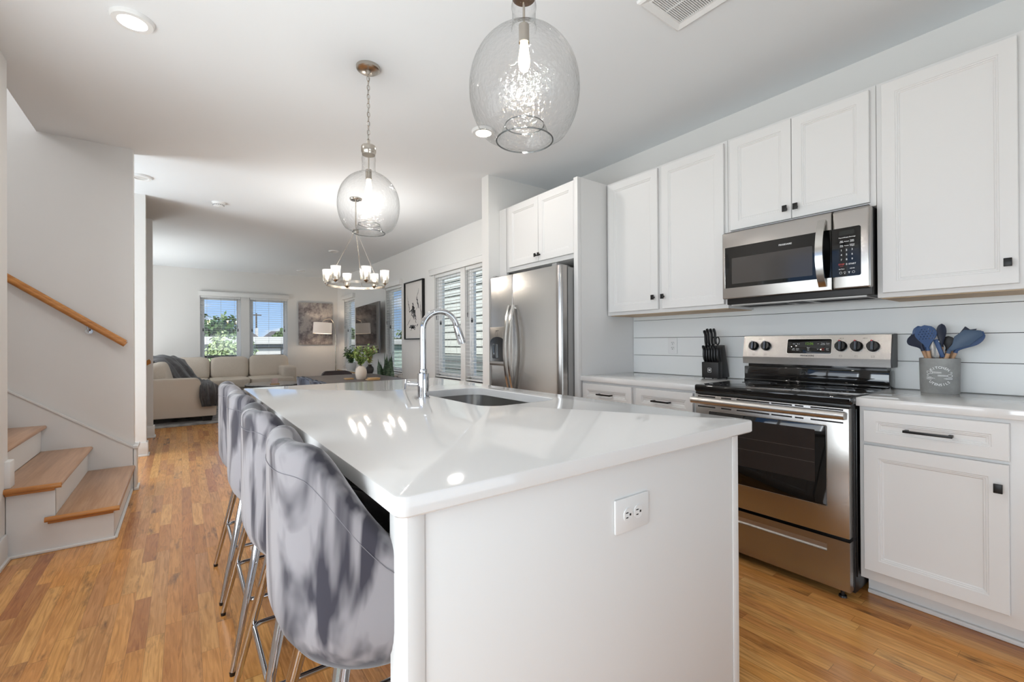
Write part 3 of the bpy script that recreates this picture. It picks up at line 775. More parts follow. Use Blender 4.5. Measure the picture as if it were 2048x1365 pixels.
w = part('oven_window', MB().prism(rrect(-(1.382-.811)/2, (1.382-.811)/2, -.184, .184, .006), .003, W(XD+.0005, (1.382+.811)/2, .594), bev=.001), BLKGLASS, d)
part('window_trim', MB().prism(rrect(-.2885, .2885, -.187, .187, .008), .0012, W(XD+.0003, 1.0965, .594), holes=[rrect(-.2825, .2825, -.181, .181, .006)]), P('bright_edge', (215, 212, 208), .2, 1.0), d)
part('window_screen', MB().prism(rrect(-.235, .235, -.122, .122, .004), .0035, W(XD+.0003, 1.0925, .632)), P('oven_screen', (44, 38, 36), .08, spec=.6), d)
m = MB()
for z in (.60, .66): m.box(XD-.0034, XD, .86, 1.325, z-.0007, z+.0007)
part('oven_rack', m, P('rack_line', (96, 88, 84), .4), d)
# storage drawer with recessed pull
m = MB(); z0, z1 = .046, .268
m.box(XD, XD+.045, RY0+.008, .812, z0, z1).box(XD, XD+.045, 1.376, RY1-.008, z0, z1).box(XD, XD+.045, .812, 1.376, z0, .203).box(XD, XD+.045, .812, 1.376, .236, z1)
d = part('storage_drawer', m, STEEL, t)
part('recessed_pull', MB().loft([[(XD+.001, y, .2035), (XD+.02, y, .206), (XD+.022, y, .232), (XD+.016, y, .2355)] for y in (.812, 1.376)], False, False, False), P('pull_steel', (222, 218, 214), .22, 1.0), d)
# back guard and control panel
part('back_guard', MB().box(2.962, 3.045, RY0+.004, RY1-.004, .915, 1.008, .004).box(2.955, 2.975, RY0+.004, RY1-.004, .915, .932, .006).box(2.985, 3.05, RY0+.02, RY1-.02, 1.0, 1.19), BLKGLASS, t)
prof = [(2.958, 1.026), (2.954, 1.069), (2.978, 1.200), (2.99, 1.204), (3.045, 1.204), (3.045, 1.026)]
cp = part('control_panel', MB().loft([[(x, y, z) for x, z in prof] for y in (RY0-.002, RY1+.002)]), STEEL, t, ang=12)
part('panel_end_cap', MB().loft([[(x+.004, y, z) for x, z in prof] for y in (RY0-.008, RY0-.002)]), BLK, cp)
ax = Vector((0, -1, 0)); ay = Vector((2.978-2.954, 0, 1.2-1.069)).normalized()
def CP(y, z, off=0.0):
    x = 2.954+(z-1.069)*(2.978-2.954)/(1.2-1.069)
    m_ = frame_m((x, y, z), ax, ay); m_.translation += m_.to_3x3() @ Vector((0, 0, off)); return m_
dsp = part('display', MB().prism(rrect(-.115, .115, -.043, .043, .008), .0025, CP(1.095, 1.136), bev=.0008), BLKGLASS, cp)
part('display_rim', MB().prism(rrect(-.118, .118, -.046, .046, .01), .001, CP(1.095, 1.136), holes=[rrect(-.1145, .1145, -.0425, .0425, .008)]), MATS['bright_edge'], cp)
m = text_into(MB(), '12:06', .021, CP(1.092, 1.151, .0028), sx=.95)
part('clock_digits', m, emit('clock_green', (132, 176, 74), .6), dsp, smooth=False)
m = MB()
for s, y, z in (('Bake', 1.172, 1.150), ('Broil', 1.150, 1.150), ('Self\nClean', 1.174, 1.118), ('Oven\nLight', 1.152, 1.118), ('Timer\nOn/Off', 1.022, 1.150), ('Cook\nTime', .998, 1.150), ('Start\nTime', .998, 1.119), ('Hour\nMin\nSec', 1.095, 1.121)):
    text_into(m, s, .0075, CP(y, z, .0028))
for y, z, k in ((1.046, 1.151, 1), (1.046, 1.119, -1)):
    m.tube([CP(y, z, .003) @ Vector((-.004, -.002*k, 0)), CP(y, z, .003) @ Vector((0, .002*k, 0)), CP(y, z, .003) @ Vector((.004, -.002*k, 0))], .0006, 5)
part('button_labels', m, WHTINK, dsp, smooth=False)
part('stop_label', text_into(MB(), 'STOP\nClear', .0075, CP(1.022, 1.119, .0028)), REDINK, dsp, smooth=False)
part('brand_lettering', text_into(MB(), 'FRIGIDAIRE', .0135, CP(1.10, 1.081, .0004), bold=.0002, sx=1.05), GREYINK, cp, smooth=False)
KN = P('knob_black', (18, 19, 21), .22); KB = P('knob_blade', (120, 132, 150), .2, .8)
for i, y in enumerate((1.407, 1.333, .934, .862, .789)):
    M = CP(y, 1.137)
    k = part('knob', MB().lathe([(.0, 0), (.029, 0), (.029, .003), (.0265, .006), (.026, .022), (.024, .025), (.0, .025)], (0, 0, 0), 28, M=M).prism(rrect(-.0075, .0075, -.026, .029, .006), .034, M, bev=.002), KN, cp)
    part('pointer_line', MB().prism(rrect(-.0012, .0012, -.02, .024, .001), .0348, M).prism(rrect(.0055, .0068, -.02, .022, .0005), .0348, M), KB, k)
    part('knob_mark', MB().prism(rrect(-.004, .003, .024, .030, .001), .0345, M), REDINK if i > 1 else WHTINK, k)
m = MB()
for y in (1.407, 1.333, .934, .862, .789):
    for a in range(-140, 141, 35):
        q = CP(y, 1.137) @ Vector((.036*math.sin(math.radians(a)), .036*math.cos(math.radians(a)), .0003)); m.box(q.x-.0006, q.x+.0002, q.y-.0011, q.y+.0011, q.z-.0011, q.z+.0011)
    M = CP(y, 1.083)
    m.prism(rrect(-.0065, .0065, -.0045, .0045, .001), .0004, M, holes=[rrect(-.0058, .0058, -.0038, .0038, .0008)])
for y in (1.37, .934, .826): text_into(m, 'OFF  HI', .006, CP(y, 1.181, .0003))
part('knob_legend', m, GREYINK, cp, smooth=False)

# ------------------------------------------------------------------ microwave
XM, MY0, MY1, MZ0, MZ1 = 2.66, .715, 1.448, 1.424, 1.826
t = thing('microwave', 'stainless steel over-the-range microwave under the low wall cabinet', 'microwave', (2.86, 1.08, 1.38))
part('casing', MB().box(XM+.045, 3.06, MY0+.005, MY1-.005, 1.392, 1.824, .004), P('microwave_casing', (46, 45, 45), .4, .5), t)
m = MB().box(XM+.05, 3.0, MY0+.03, MY1-.03, 1.385, 1.393)
un = part('underside_panel', m, P('microwave_underside', (168, 166, 163), .4, .5), t)
m = MB()
for a, b in ((.76, 1.0), (1.14, 1.40)):
    for k in range(10): m.box(2.78+k*.012, 2.786+k*.012, a, b, 1.3835, 1.3855)
m.box(2.74, 2.9, 1.04, 1.11, 1.3835, 1.3855)
part('grease_filter', m, SLOTDK, un)
part('top_vent', MB().box(XM+.02, 2.70, MY0+.01, MY1-.004, 1.816, 1.829, .002), BLK, t)
YS = .874
d = part('door', MB().box(XM, XM+.045, YS+.0012, MY1, MZ0, 1.822, .006, 3), STEEL, t)
w = part('door_glass', MB().prism(rrect(-(1.431-YS-.002)/2, (1.431-YS-.002)/2, -.122, .122, .004), .002, W(XM+.0005, (1.431+YS+.002)/2, 1.6105)), BLKGLASS, d)
part('window_screen', MB().prism(rrect(-.2135, .2135, -.077, .077, .003), .0024, W(XM+.0005, 1.1745, 1.588)), P('microwave_screen', (70, 66, 64), .1, spec=.6), d)
part('glass_edge', MB().box(XM-.0022, XM+.002, 1.429, 1.4325, 1.488, 1.733, .0008), MATS['bright_edge'], d)
part('brand_lettering', text_into(MB(), 'FRIGIDAIRE', .0125, W(XM-.0016, 1.0925, 1.697), bold=.0002, sx=1.05), WHTINK, d, smooth=False)
pts = []
for k in range(13):
    s = k/12; z = 1.447+s*(1.785-1.447); pts.append((XM-.008-.048*math.sin(PI*s)**.7, .912, z))
part('handle', MB().tube(pts, 0, flat=(.034, .012), up=(-1, 0, 0)).box(XM-.012, XM+.002, .898, .926, 1.447, 1.47, .003).box(XM-.012, XM+.002, .898, .926, 1.762, 1.785, .003), P('polished_steel', (216, 214, 210), .16, 1.0), d)
cpn = part('control_panel', MB().box(XM, XM+.045, MY0, YS-.0012, MZ0, 1.822, .012, 4), STEEL, t)
kp = part('keypad', MB().prism([(-.0605, -.1225), (.053, -.1225), (.059, -.1165), (.059, .1145), (.053, .1205), (-.0605, .1205)], .002, W(XM+.0005, .812, 1.6105)), BLKGLASS, cpn)
m = MB(); Q = lambda y, z: W(XM-.0016, y, z)
for s, y, z, h in (('1', .833, 1.619, .0125), ('2', .811, 1.619, .0125), ('3', .788, 1.619, .0125), ('4', .833, 1.596, .0125), ('5', .811, 1.596, .0125), ('6', .788, 1.596, .0125), ('7', .833, 1.572, .0125), ('8', .811, 1.572, .0125), ('9', .788, 1.572, .0125), ('0', .811, 1.548, .0125), ('START', .788, 1.548, .0105),
                   ('Popcorn', .832, 1.682, .007), ('Potato', .811, 1.682, .007), ('Beverage', .787, 1.682, .007), ('Melt\nSoften', .832, 1.662, .0062), ('Reheat', .811, 1.662, .007), ('Veggie\nDinner', .788, 1.662, .0062), ('Time\nCook', .832, 1.641, .0062), ('Power', .811, 1.641, .007), ('Defrost\nWeight', .788, 1.641, .0062), ('Set Timer', .832, 1.526, .006), ('Add 30s', .788, 1.526, .006)):
    text_into(m, s, h, Q(y, z), bold=.00018)
for y in (.836, .783): m.prism(circle(0, 0, .0058, 16), .0003, Q(y, 1.507), holes=[circle(0, 0, .0049, 16)])
m.prism(circle(0, 0, .0042, 14), .0003, Q(.819, 1.509), holes=[circle(0, 0, .0034, 14)]).prism(rrect(-.0018, .0018, -.0075, -.0045, .0005), .0003, Q(.819, 1.508))
m.prism([(-.005, .004), (.005, .004), (.0012, 0), (.0012, -.005), (-.0012, -.005), (-.0012, 0)], .0003, Q(.801, 1.507))
part('keypad_labels', m, WHTINK, kp, smooth=False)
part('stop_label', text_into(text_into(MB(), 'STOP', .0105, Q(.833, 1.549), bold=.0002), 'Cancel', .0055, Q(.833, 1.540)), REDINK, kp, smooth=False)
part('display', MB().prism(rrect(-.032, .032, -.011, .011, .002), .0025, W(XM+.0005, .811, 1.706)), P('display_off', (30, 32, 28), .15), kp)

# ------------------------------------------------------------------ refrigerator
XF, FY0, FY1 = 2.282, 2.492, 3.458
t = thing('refrigerator', 'stainless steel side-by-side refrigerator with water dispenser', 'refrigerator', (2.6, 2.97, 0))
part('cabinet', MB().box(XF+.085, 3.03, FY0+.006, FY1-.006, .03, 1.742, .004), GREYSIDE, t)
part('gasket', MB().box(XF+.07, XF+.086, FY0+.012, FY1-.012, .06, 1.74), BLK, t)
part('base_grille', MB().box(XF+.04, XF+.09, FY0+.01, FY1-.01, .02, .075, .003), BLK, t)
for y in (FY0+.06, FY1-.06):
    for x in (XF+.14, 2.98): part('foot', MB().cyl((x, y, 0), (x, y, .035), .018), BLK, t)
FS = 3.093
def fdoor(y0, y1, yb, hole=None):
    """door slab with a rounded outer edge; yb says which edge is rounded the most"""
    n = 9; prof = []
    for k in range(n+1):
        a = k/n*PI/2; prof.append((1-math.cos(a), math.sin(a)))
    r0, r1 = (.05, .006) if yb == 0 else (.006, .05)
    pts = [(XF+.07, y0)]
    pts += [(XF+.032*(1-p[1]) if r0 > .02 else XF+r0*(1-p[1]), y0+r0*p[0]) for p in prof]
    pts += [(XF+.032*(1-p[1]) if r1 > .02 else XF+r1*(1-p[1]), y1-r1*p[0]) for p in prof[::-1]]
    pts += [(XF+.07, y1)]
    return MB().loft([[(x, y, z) for x, y in pts] for z in (.085, 1.752)])
fd = part('fridge_door', fdoor(FY0, FS-.0015, 0), STEELD, t)
fz = part('freezer_door', fdoor(FS+.0015, FY1, 1), STEELD, t)
for par, y, s in ((fd, FS-.028, -1), (fz, FS+.030, 1)):
    pts = []
    for k in range(17):
        q = k/16; z = .74+q*(1.485-.74); pts.append((XF-.012-.055*math.sin(PI*q)**.8, y, z))
    part('handle', MB().tube(pts, 0, flat=(.024, .016), up=(-1, 0, 0)).box(XF-.014, XF+.004, y-.011, y+.011, .742, .775, .003).box(XF-.014, XF+.004, y-.011, y+.011, 1.452, 1.485, .003), MATS['polished_steel'], par)
for y in (FY0+.09, FY1-.05):
    part('hinge_cover', MB().loft([[(XF+.02, y-.03, 1.744), (XF+.20, y-.02, 1.744), (XF+.20, y+.02, 1.744), (XF+.02, y+.03, 1.744)], [(XF+.025, y-.025, 1.775), (XF+.16, y-.015, 1.768), (XF+.16, y+.015, 1.768), (XF+.025, y+.025, 1.775)]]), P('hinge_grey', (150, 149, 147), .4) if 'hinge_grey' not in MATS else MATS['hinge_grey'], t)
# dispenser
dp = part('dispenser', MB().prism(rrect(-.125, .125, -.172, .172, .012), .006, W(XF+.002, 3.322, 1.135), bev=.002), P('dispenser_frame', (128, 122, 116), .3, .8), fz)
part('recess', MB().prism([(-.112, -.135)]+[(.112, -.135)]+[(.112, .03)]+[(.112*math.cos(a*PI/12), .03+.055*math.sin(a*PI/12)) for a in range(1, 12)]+[(-.112, .03)], .0075, W(XF+.001, 3.322, 1.135)), P('dispenser_recess', (24, 25, 27), .12, spec=.6), dp) 
part('dispenser_paddle', MB().prism(rrect(-.045, .045, -.11, .02, .01), .011, W(XF+.001, 3.35, 1.135), bev=.002), P('paddle', (60, 66, 72), .1, spec=.7), dp)
part('drip_tray', MB().prism(rrect(-.11, .11, -.155, -.138, .004), .014, W(XF+.001, 3.322, 1.135), bev=.002), MATS['hinge_grey'], dp)
m = text_into(MB(), 'water  ice', .012, W(XF-.0047, 3.322, 1.275)); text_into(m, '. . . . .', .016, W(XF-.0047, 3.322, 1.235))
m.prism(circle(0, 0, .022, 20), .0003, W(XF-.0042, 3.335, 1.245), holes=[circle(0, 0, .0205, 20)])
part('dispenser_labels', m, GREYINK, dp, smooth=False)
# ------------------------------------------------------------------ bar stools
def smooth(a, b, x):
    x = max(0, min(1, (x-a)/(b-a))); return x*x*(3-2*x)
def shell_grid(rx, ry, zb, rim, n=72, m=14, off=0.0, s0=0.0, flare=0.0, cx=0.0, bottom=.35):
    rings = []
    for k in range(m+1):
        s = s0+(1-s0)*k/m; ring = []
        for j in range(n):
            ph = 2*PI*j/n           # 0 = back (-x)
            a = abs(math.degrees(math.atan2(math.sin(ph), math.cos(ph))))
            zt = rim(a); z = zb+(zt-zb)*s
            zz = (z-zb)
            tt = min(1.0, zz/.15); rho = bottom+(1-bottom)*max(0.0, 1-(1-tt)**2)**.65
            c, q = math.cos(ph), math.sin(ph)
            e = .78
            X = -math.copysign(abs(c)**e, c)*(rx-off)*rho; Y = math.copysign(abs(q)**e, q)*(ry-off)*rho
            back = smooth(95, 20, a)
            X -= flare*back*smooth(.2, .46, zz)
            Y *= 1-.03*smooth(.30, .46, zz)
            ring.append((cx+X, Y, z))
        rings.append(ring)
    return rings
def make_stool(label, group):
    t = thing('bar_stool', label, 'bar stool', (0, 0, 0), group)
    zb = .50
    RIM = [(0, .950), (22, .954), (34, .957), (46, .925), (62, .850), (75, .790), (90, .738), (110, .685), (135, .655), (180, .65)]
    def rim(a):
        for (a0, z0), (a1, z1) in zip(RIM[:-1], RIM[1:]):
            if a <= a1: return z0+(z1-z0)*(a-a0)/(a1-a0)
        return .65
    def rim(a, f=rim): return (f(max(a-7, 0))+f(a)*2+f(min(a+7, 180)))/4
    RX, RY, TH_ = .235, .257, .052
    out = shell_grid(RX, RY, zb, rim)
    rimr = []
    for q in range(1, 8):           # rounded padded rim
        u = q/8
        inn = shell_grid(RX, RY, zb, rim, off=TH_*(1-math.cos(PI*u))/2)[-1]
        rimr.append([(p[0], p[1], p[2]+.024*math.sin(PI*u)) for p in inn])
    turn = [[(p[0], p[1], p[2]-dz) for p in shell_grid(RX, RY, zb, rim, off=TH_)[-1]] for dz in (.0, .02, .05)]
    base = [[(p[0]*.02, p[1]*.02, zb-.004) for p in out[0]], [(p[0]*.6, p[1]*.6, zb-.004) for p in out[0]]]
    part('shell', MB().loft(base+out+rimr+turn, True, False, False), VELV, t, ang=75, label='grey velvet shell')
    inner = shell_grid(RX, RY, zb, lambda a: rim(a)-.045, off=TH_, s0=.3, m=40)
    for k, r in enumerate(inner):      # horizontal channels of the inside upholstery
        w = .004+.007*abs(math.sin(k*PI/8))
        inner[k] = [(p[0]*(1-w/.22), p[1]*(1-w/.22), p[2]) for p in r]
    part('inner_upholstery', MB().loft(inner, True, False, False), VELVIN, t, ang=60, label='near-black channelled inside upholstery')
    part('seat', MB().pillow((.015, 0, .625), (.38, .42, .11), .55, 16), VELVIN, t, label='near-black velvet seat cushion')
    st = [(p[0]*1.004, p[1]*1.004, p[2]-.03) for p in out[-1]]
    part('stitching', MB().tube(st, .0007, 5, closed=True), P('stitch_thread', (126, 123, 128), .8), t)
    for sx in (-1, 1):
        for sy in (-1, 1):
            top = Vector((sx*.125, sy*.125, .535)); bot = Vector((sx*.238-.0, sy*.218, .012))
            l = part('leg', MB().cyl(bot, top, .0095, .0175, 18), CHROME, t, label='tapered chrome leg')
            part('leg_tip', MB().cyl((bot.x, bot.y, 0), (bot.x, bot.y, .013), .009, .0102, 14), BLK, l)
    part('mounting_plate', MB().lathe([(.0, .0), (.10, .0), (.105, .010), (.0, .010)], (0, 0, .487), 28), BLKM, t)
    zr = .225; k = (.535-zr)/(.535-.012); ex = .125+(.238-.125)*k-.004; ey = .125+(.218-.125)*k-.004
    part('foot_rail', MB().tube([(p[0], p[1], zr) for p in rrect(-ex, ex, -ey, ey, .03, 6)], .0085, 12, closed=True), CHROME, t)
    return t
STX = .380
stools = [(1.045, 'grey velvet bar stool nearest the camera, half behind the island end panel'),
          (1.563, 'second grey velvet bar stool from the camera along the island'),
          (2.087, 'third grey velvet bar stool from the camera along the island'),
          (2.618, 'farthest grey velvet bar stool, at the sofa end of the island')]
s0 = make_stool(stools[0][1], 'grey velvet bar stools'); s0.location = (STX, stools[0][0], 0)
for y, lb in stools[1:]: dup(s0, (STX, y, 0), None, lb)

# ------------------------------------------------------------------ pendant lamps
PZ = 1.797
def make_pendant(label):
    t = thing('pendant_lamp', label, 'pendant lamp', (0, 0, 0), 'glass jug pendants over the island')
    part('canopy', MB().lathe([(.0, .0), (.052, .002), (.064, .010), (.066, .022), (.066, .026), (.0, .026)][::1], (0, 0, CE-.026), 36).cyl((0, 0, CE-.045), (0, 0, CE-.022), .012, .016), NICKEL, t)
    m = MB(); z = CE-.05; k = 0
    while z > 2.30:
        pts = [(.0075*math.cos(a), 0, z-.017+.0145*math.copysign(1, math.sin(a))*abs(math.sin(a))**.6) for a in [2*PI*i/14 for i in range(14)]]
        if k % 2: pts = [(0, p[0], p[2]) for p in pts]
        m.tube(pts, .0018, 6, closed=True); z -= .0255; k += 1
    part('chain', m, NICKEL, t)
    part('cord', MB().tube([(.004*math.sin(i*1.1), .004*math.cos(i*1.1), CE-.04-i*.0215) for i in range(22)], .0022, 6), P('cord_grey', (170, 168, 164), .5) if 'cord_grey' not in MATS else MATS['cord_grey'], t)
    part('cap', MB().lathe([(.0, .515), (.006, .515), (.008, .487), (.038, .485), (.041, .480), (.041, .450), (.039, .447), (.036, .434), (.0, .434)], (0, 0, PZ+.010), 36), NICKEL, t)
    prof = [(.036, .462), (.0365, .432), (.039, .420), (.039, .412), (.0365, .407), (.0365, .365), (.040, .345)]
    # egg-shaped body
    for k in range(1, 26):
        a = k/26
        z = .345-.345*a
        zc, hz = .158, .19
        u = (z-zc)/(hz if z > zc else .20)
        r = .171*max(0, 1-abs(u)**2.1)**.5
        if a < .16: r = max(r, .040+.05*(a/.16)**1.2)
        prof.append((max(r, .0405), z))
    prof = [p for p in prof if p[1] > .014]
    prof += [(.095, .006), (.088, .0), (.082, .002), (.074, .018), (.066, .040), (.060, .048)]
    part('glass_shade', MB().lathe([(r, z) for r, z in prof], (0, 0, PZ), 64), PENDGLASS, t, ang=50, label='clear seeded glass jug shade')
    part('shade_rim', MB().tube([(.0875*math.cos(a), .0875*math.sin(a), PZ) for a in [2*PI*i/48 for i in range(48)]], .0022, 8, closed=True).tube([(.060*math.cos(a), .060*math.sin(a), PZ+.048) for a in [2*PI*i/40 for i in range(40)]], .0018, 8, closed=True), clear_glass('rim_glass', (222, 225, 225), .05, edge=.5, edgecol=(150, 153, 153)) if 'rim_glass' not in MATS else MATS['rim_glass'], t)
    part('socket', MB().cyl((0, 0, PZ+.34), (0, 0, PZ+.43), .004, n=10).cyl((0, 0, PZ+.305), (0, 0, PZ+.36), .0165, n=20), NICKEL, t)
    part('bulb', MB().lathe([(.0, .195), (.010, .198), (.017, .212), (.0185, .232), (.014, .262), (.012, .285), (.0, .285)], (0, 0, PZ+.02), 20), BULB, t, label='lit bulb')
    l = bpy.data.lights.new('pendant_glow', 'POINT'); l.energy = 5; l.color = (1, .97, .93); l.shadow_soft_size = .016
    lo = bpy.data.objects.new('pendant_glow', l); COL.objects.link(lo); lo.parent = t; lo.location = (0, 0, PZ+.190)
    return t
p0 = make_pendant('hanging clear glass jug pendant lamp nearest the camera'); p0.location = (.862, 1.10, 0)
dup(p0, (.862, 2.54, 0), None, 'hanging clear glass jug pendant lamp at the far end of the island')

# ------------------------------------------------------------------ chandelier over the dining table
CX, CY, CZ = 1.53, 4.93, 1.80
t = thing('chandelier', 'six-light ring chandelier with ribbed glass cups over the dining table', 'chandelier', (CX, CY, CZ))
part('canopy', MB().lathe([(.0, -.024), (.055, -.022), (.064, -.012), (.065, .0), (.0, .0)], (CX, CY, CE), 32), NICKEL, t)
part('stem', MB().cyl((CX, CY, CE-.02), (CX, CY, 2.40), .007, n=12), NICKEL, t)
part('hub', MB().lathe([(.0, .0), (.028, .0), (.030, .004), (.030, .036), (.028, .04), (.0, .04)], (CX, CY, 2.365), 28), NICKEL, t)
RR = .300
part('ring', MB().loft([[(CX+r*math.cos(a), CY+r*math.sin(a), CZ+z) for r, z in ((RR-.004, -.012), (RR+.004, -.012), (RR+.004, .012), (RR-.004, .012))] for a in [2*PI*i/72 for i in range(73)]], True, False, False), NICKEL, t)
yaw = .30
for k, ang in enumerate((-131, -71, -11, 49, 109, 169)):
    a = math.radians(ang)-yaw
    ex, ey = CX+RR*math.cos(a), CY+RR*math.sin(a)
    if k % 2 == 1:
        part('suspension_rod', MB().cyl((CX+.018*math.cos(a+.5), CY+.018*math.sin(a+.5), 2.37), (CX+RR*math.cos(a+.5), CY+RR*math.sin(a+.5), CZ+.01), .0035, n=8), NICKEL, t)
    h = part('lamp_holder', MB().lathe([(.0, -.018), (.008, -.016), (.018, -.004), (.030, .006), (.031, .010), (.014, .012), (.013, .045), (.0, .045)], (ex, ey, CZ+.014), 20), NICKEL, t)
    part('glass_cup', MB().lathe([(.012, .010), (.036, .011), (.0385, .02), (.049, .150)], (ex, ey, CZ+.014), 32), SHADEGLASS, h, label='clear ribbed glass cup')
    part('bulb', MB().lathe([(.0, .045), (.010, .047), (.017, .066), (.019, .082), (.012, .104), (.0, .110)], (ex, ey, CZ+.014), 16), BULB, h)
    l = bpy.data.lights.new('chandelier_glow', 'POINT'); l.energy = 5; l.color = (1, .97, .93); l.shadow_soft_size = .02
    lo = bpy.data.objects.new('chandelier_glow', l); COL.objects.link(lo); lo.parent = t; lo.location = (ex-CX, ey-CY, .145)

# ------------------------------------------------------------------ ceiling fittings
def downlight(x, y, label, lit, power=0):
    t = thing('recessed_light', label, 'ceiling light', (x, y, CE-.012), 'recessed ceiling lights')
    part('trim_ring', MB().lathe([(.056, .004), (.058, -.006), (.080, -.006), (.087, .006), (.087, .012), (.056, .012)], (x, y, CE-.012), 40), WHTPL, t)
    part('lens', MB().lathe([(.0, .001), (.0565, .001), (.0565, .004)], (x, y, CE-.012), 32), LENS if lit else LENSOFF, t)
    if lit: 
        l = area('downlight_beam', (x, y, CE-.016), (0, 0, -1), .10, .10, power, (1, .97, .93), 'DISK')
        l.parent = t; l.location = (0, 0, -.004)
downlight(-.186, 2.829, 'lit recessed ceiling light at the upper left near the stairs', True, 5)
downlight(1.815, 2.812, 'lit recessed ceiling light seen beside the large glass pendant', True, 5)
downlight(-.30, 5.438, 'unlit recessed ceiling light half hidden by the hall wall edge', False)
downlight(2.10, 7.962, 'unlit recessed ceiling light just left of the chandelier rods', False)
downlight(2.08, 10.5, 'unlit recessed ceiling light close to the far living room wall', False)
t = thing('smoke_detector', 'round white smoke detector on the ceiling', 'smoke detector', (.337, 5.95, CE-.05))
part('housing', MB().lathe([(.0, -.048), (.035, -.047), (.048, -.042), (.054, -.03), (.056, -.016), (.062, -.014), (.066, -.004), (.066, 0), (.0, 0)], (.337, 5.95, CE), 36), WHTPL, t)
m = MB()
for k in range(18):
    a = 2*PI*k/18; m.box(-.006, .006, .048, .0545, -.036, -.022, M=Matrix.Translation((.337, 5.95, CE)) @ Matrix.Rotation(a, 4, 'Z'))
part('vent_slots', m, P('slot_grey', (150, 149, 147), .6), t)
part('test_button', MB().lathe([(.0, -.052), (.014, -.051), (.016, -.046)], (.337, 5.95, CE), 20), WHTPL, t)
t = thing('ceiling_vent', 'square white louvered vent grille in the kitchen ceiling', 'vent', (1.86, 1.165, CE-.015))
vx0, vx1, vy0, vy1 = 1.70, 2.02, 1.0, 1.325
mf = MB(); iv = .048
rg = lambda e, z: [(vx0+e, vy0+e, z), (vx1-e, vy0+e, z), (vx1-e, vy1-e, z), (vx0+e, vy1-e, z)]
mf.loft([rg(0, CE), rg(.002, CE-.012), rg(.012, CE-.017), rg(iv-.01, CE-.008), rg(iv, CE-.010), rg(iv, CE)], True, False, False)
part('frame', mf, WHTPL, t, ang=25)
m = MB(); y = vy0+iv+.004
while y < vy1-iv-.002: m.box(vx0+iv, vx1-iv, y, y+.0045, CE-.010, CE-.003); y += .0098
m.box((vx0+vx1)/2-.003, (vx0+vx1)/2+.003, vy0+iv, vy1-iv, CE-.009, CE-.004)
part('louvers', m, WHTPL, t, smooth=False)
part('duct_backing', MB().box(vx0+iv, vx1-iv, vy0+iv, vy1-iv, CE-.003, CE-.001), P('duct_shadow', (120, 120, 118), .8), t)

# ------------------------------------------------------------------ knife block with knives
KBX, KBY = 2.905, 1.672
t = thing('knife_block', 'black slanted knife block on the counter left of the range', 'knife block', (KBX+.06, KBY, .914))
KB_ = P('block_black', (26, 24, 24), .45)
hw = .060
def kbpoly(pts, y0, y1, bev=.0025):
    return MB().prism([(p[0], p[1]) for p in pts], y1-y0, frame_m((KBX, y1, .918), (1, 0, 0), (0, 0, 1)), bev=bev)
# local x = depth from the viewer, local y = height; M maps (x,z) and extrudes towards -Y
part('front_block', kbpoly([(0, 0), (.050, 0), (.046, .112), (-.002, .108)], KBY-hw, KBY+hw), KB_, t)
part('rear_block', kbpoly([(.048, 0), (.145, .004), (.085, .225), (.030, .203), (.044, .110)], KBY-hw+.002, KBY+hw-.002), KB_, t)
m = MB()
for y in (KBY-.05, KBY+.05):
    for x in (.012, .125): m.cyl((KBX+x, y, .914), (KBX+x, y, .922), .005, n=10)
part('foot', m, BLK, t)
M = W(KBX-.0022, KBY+.003, .972)
lg = MB().prism(rrect(-.0125, .0125, -.0145, .0145, .001), .0006, M, holes=[rrect(-.0105, .0105, -.0125, .0125, .0006)])
lg.prism([(-.007, .006), (-.003, .004), (0, .007), (.003, .004), (.007, .006), (.007, -.001), (.003, -.004), (0, -.007), (-.003, -.004), (-.007, -.001)], .0006, M)
part('emblem', lg, WHTINK, t, label='small white square emblem')
HND = P('handle_black', (16, 16, 17), .32)
def handle_geo(L, w=.017, th=.0155, curve=.006):
    """knife handle from (0,0,0) upwards, local x = width, y = thickness"""
    rings = []
    for k in range(13):
        s = k/12; ww = w*(.75+.18*math.sin(s*PI*1.1)+.42*smooth(.72, .95, s)); tt = th*(.85+.15*math.sin(PI*s))
        if k == 12: ww *= .7; tt *= .7
        cx = curve*math.sin(PI*2*s*.9)+.006*smooth(.7, 1, s)
        rings.append([(cx+ww/2*math.copysign(abs(math.cos(a))**.7, math.cos(a)), tt/2*math.copysign(abs(math.sin(a))**.7, math.sin(a)), L*s) for a in [2*PI*i/12 for i in range(12)]])
    return rings
def make_knife(name, label, cat, group, L, w, base, lean, blade):
    t = thing(name, label, cat, (0, 0, 0), group)
    part('handle', MB().loft(handle_geo(L, w)), HND, t)
    part('blade', MB().box(-w*.38, w*.3, -.0008, .0008, -blade, .004), STEEL, t)
    part('rivet', MB().cyl((.002, -.0088, L*.85), (.002, .0088, L*.85), .0022, n=8), P('rivet', (70, 70, 70), .3, .8) if 'rivet' not in MATS else MATS['rivet'], t)
    return t
ordn = ['leftmost', 'second from the left', 'third from the left', 'fourth from the left', 'fifth from the left', 'rightmost']
k0 = None
for i in range(6):
    y = KBY+hw-.012-i*.0192
    lb = f'black steak knife handle, {ordn[i]} in the lower row of the block'
    o = make_knife('steak_knife', lb, 'knife', 'steak knives in the block',   .112, .018, None, None, .085) if k0 is None else dup(k0, (0, 0, 0), None, lb)
    if k0 is None: k0 = o
    o.location = (KBX+.022, y, 1.031); o.rotation_euler = (.02, .20, PI)
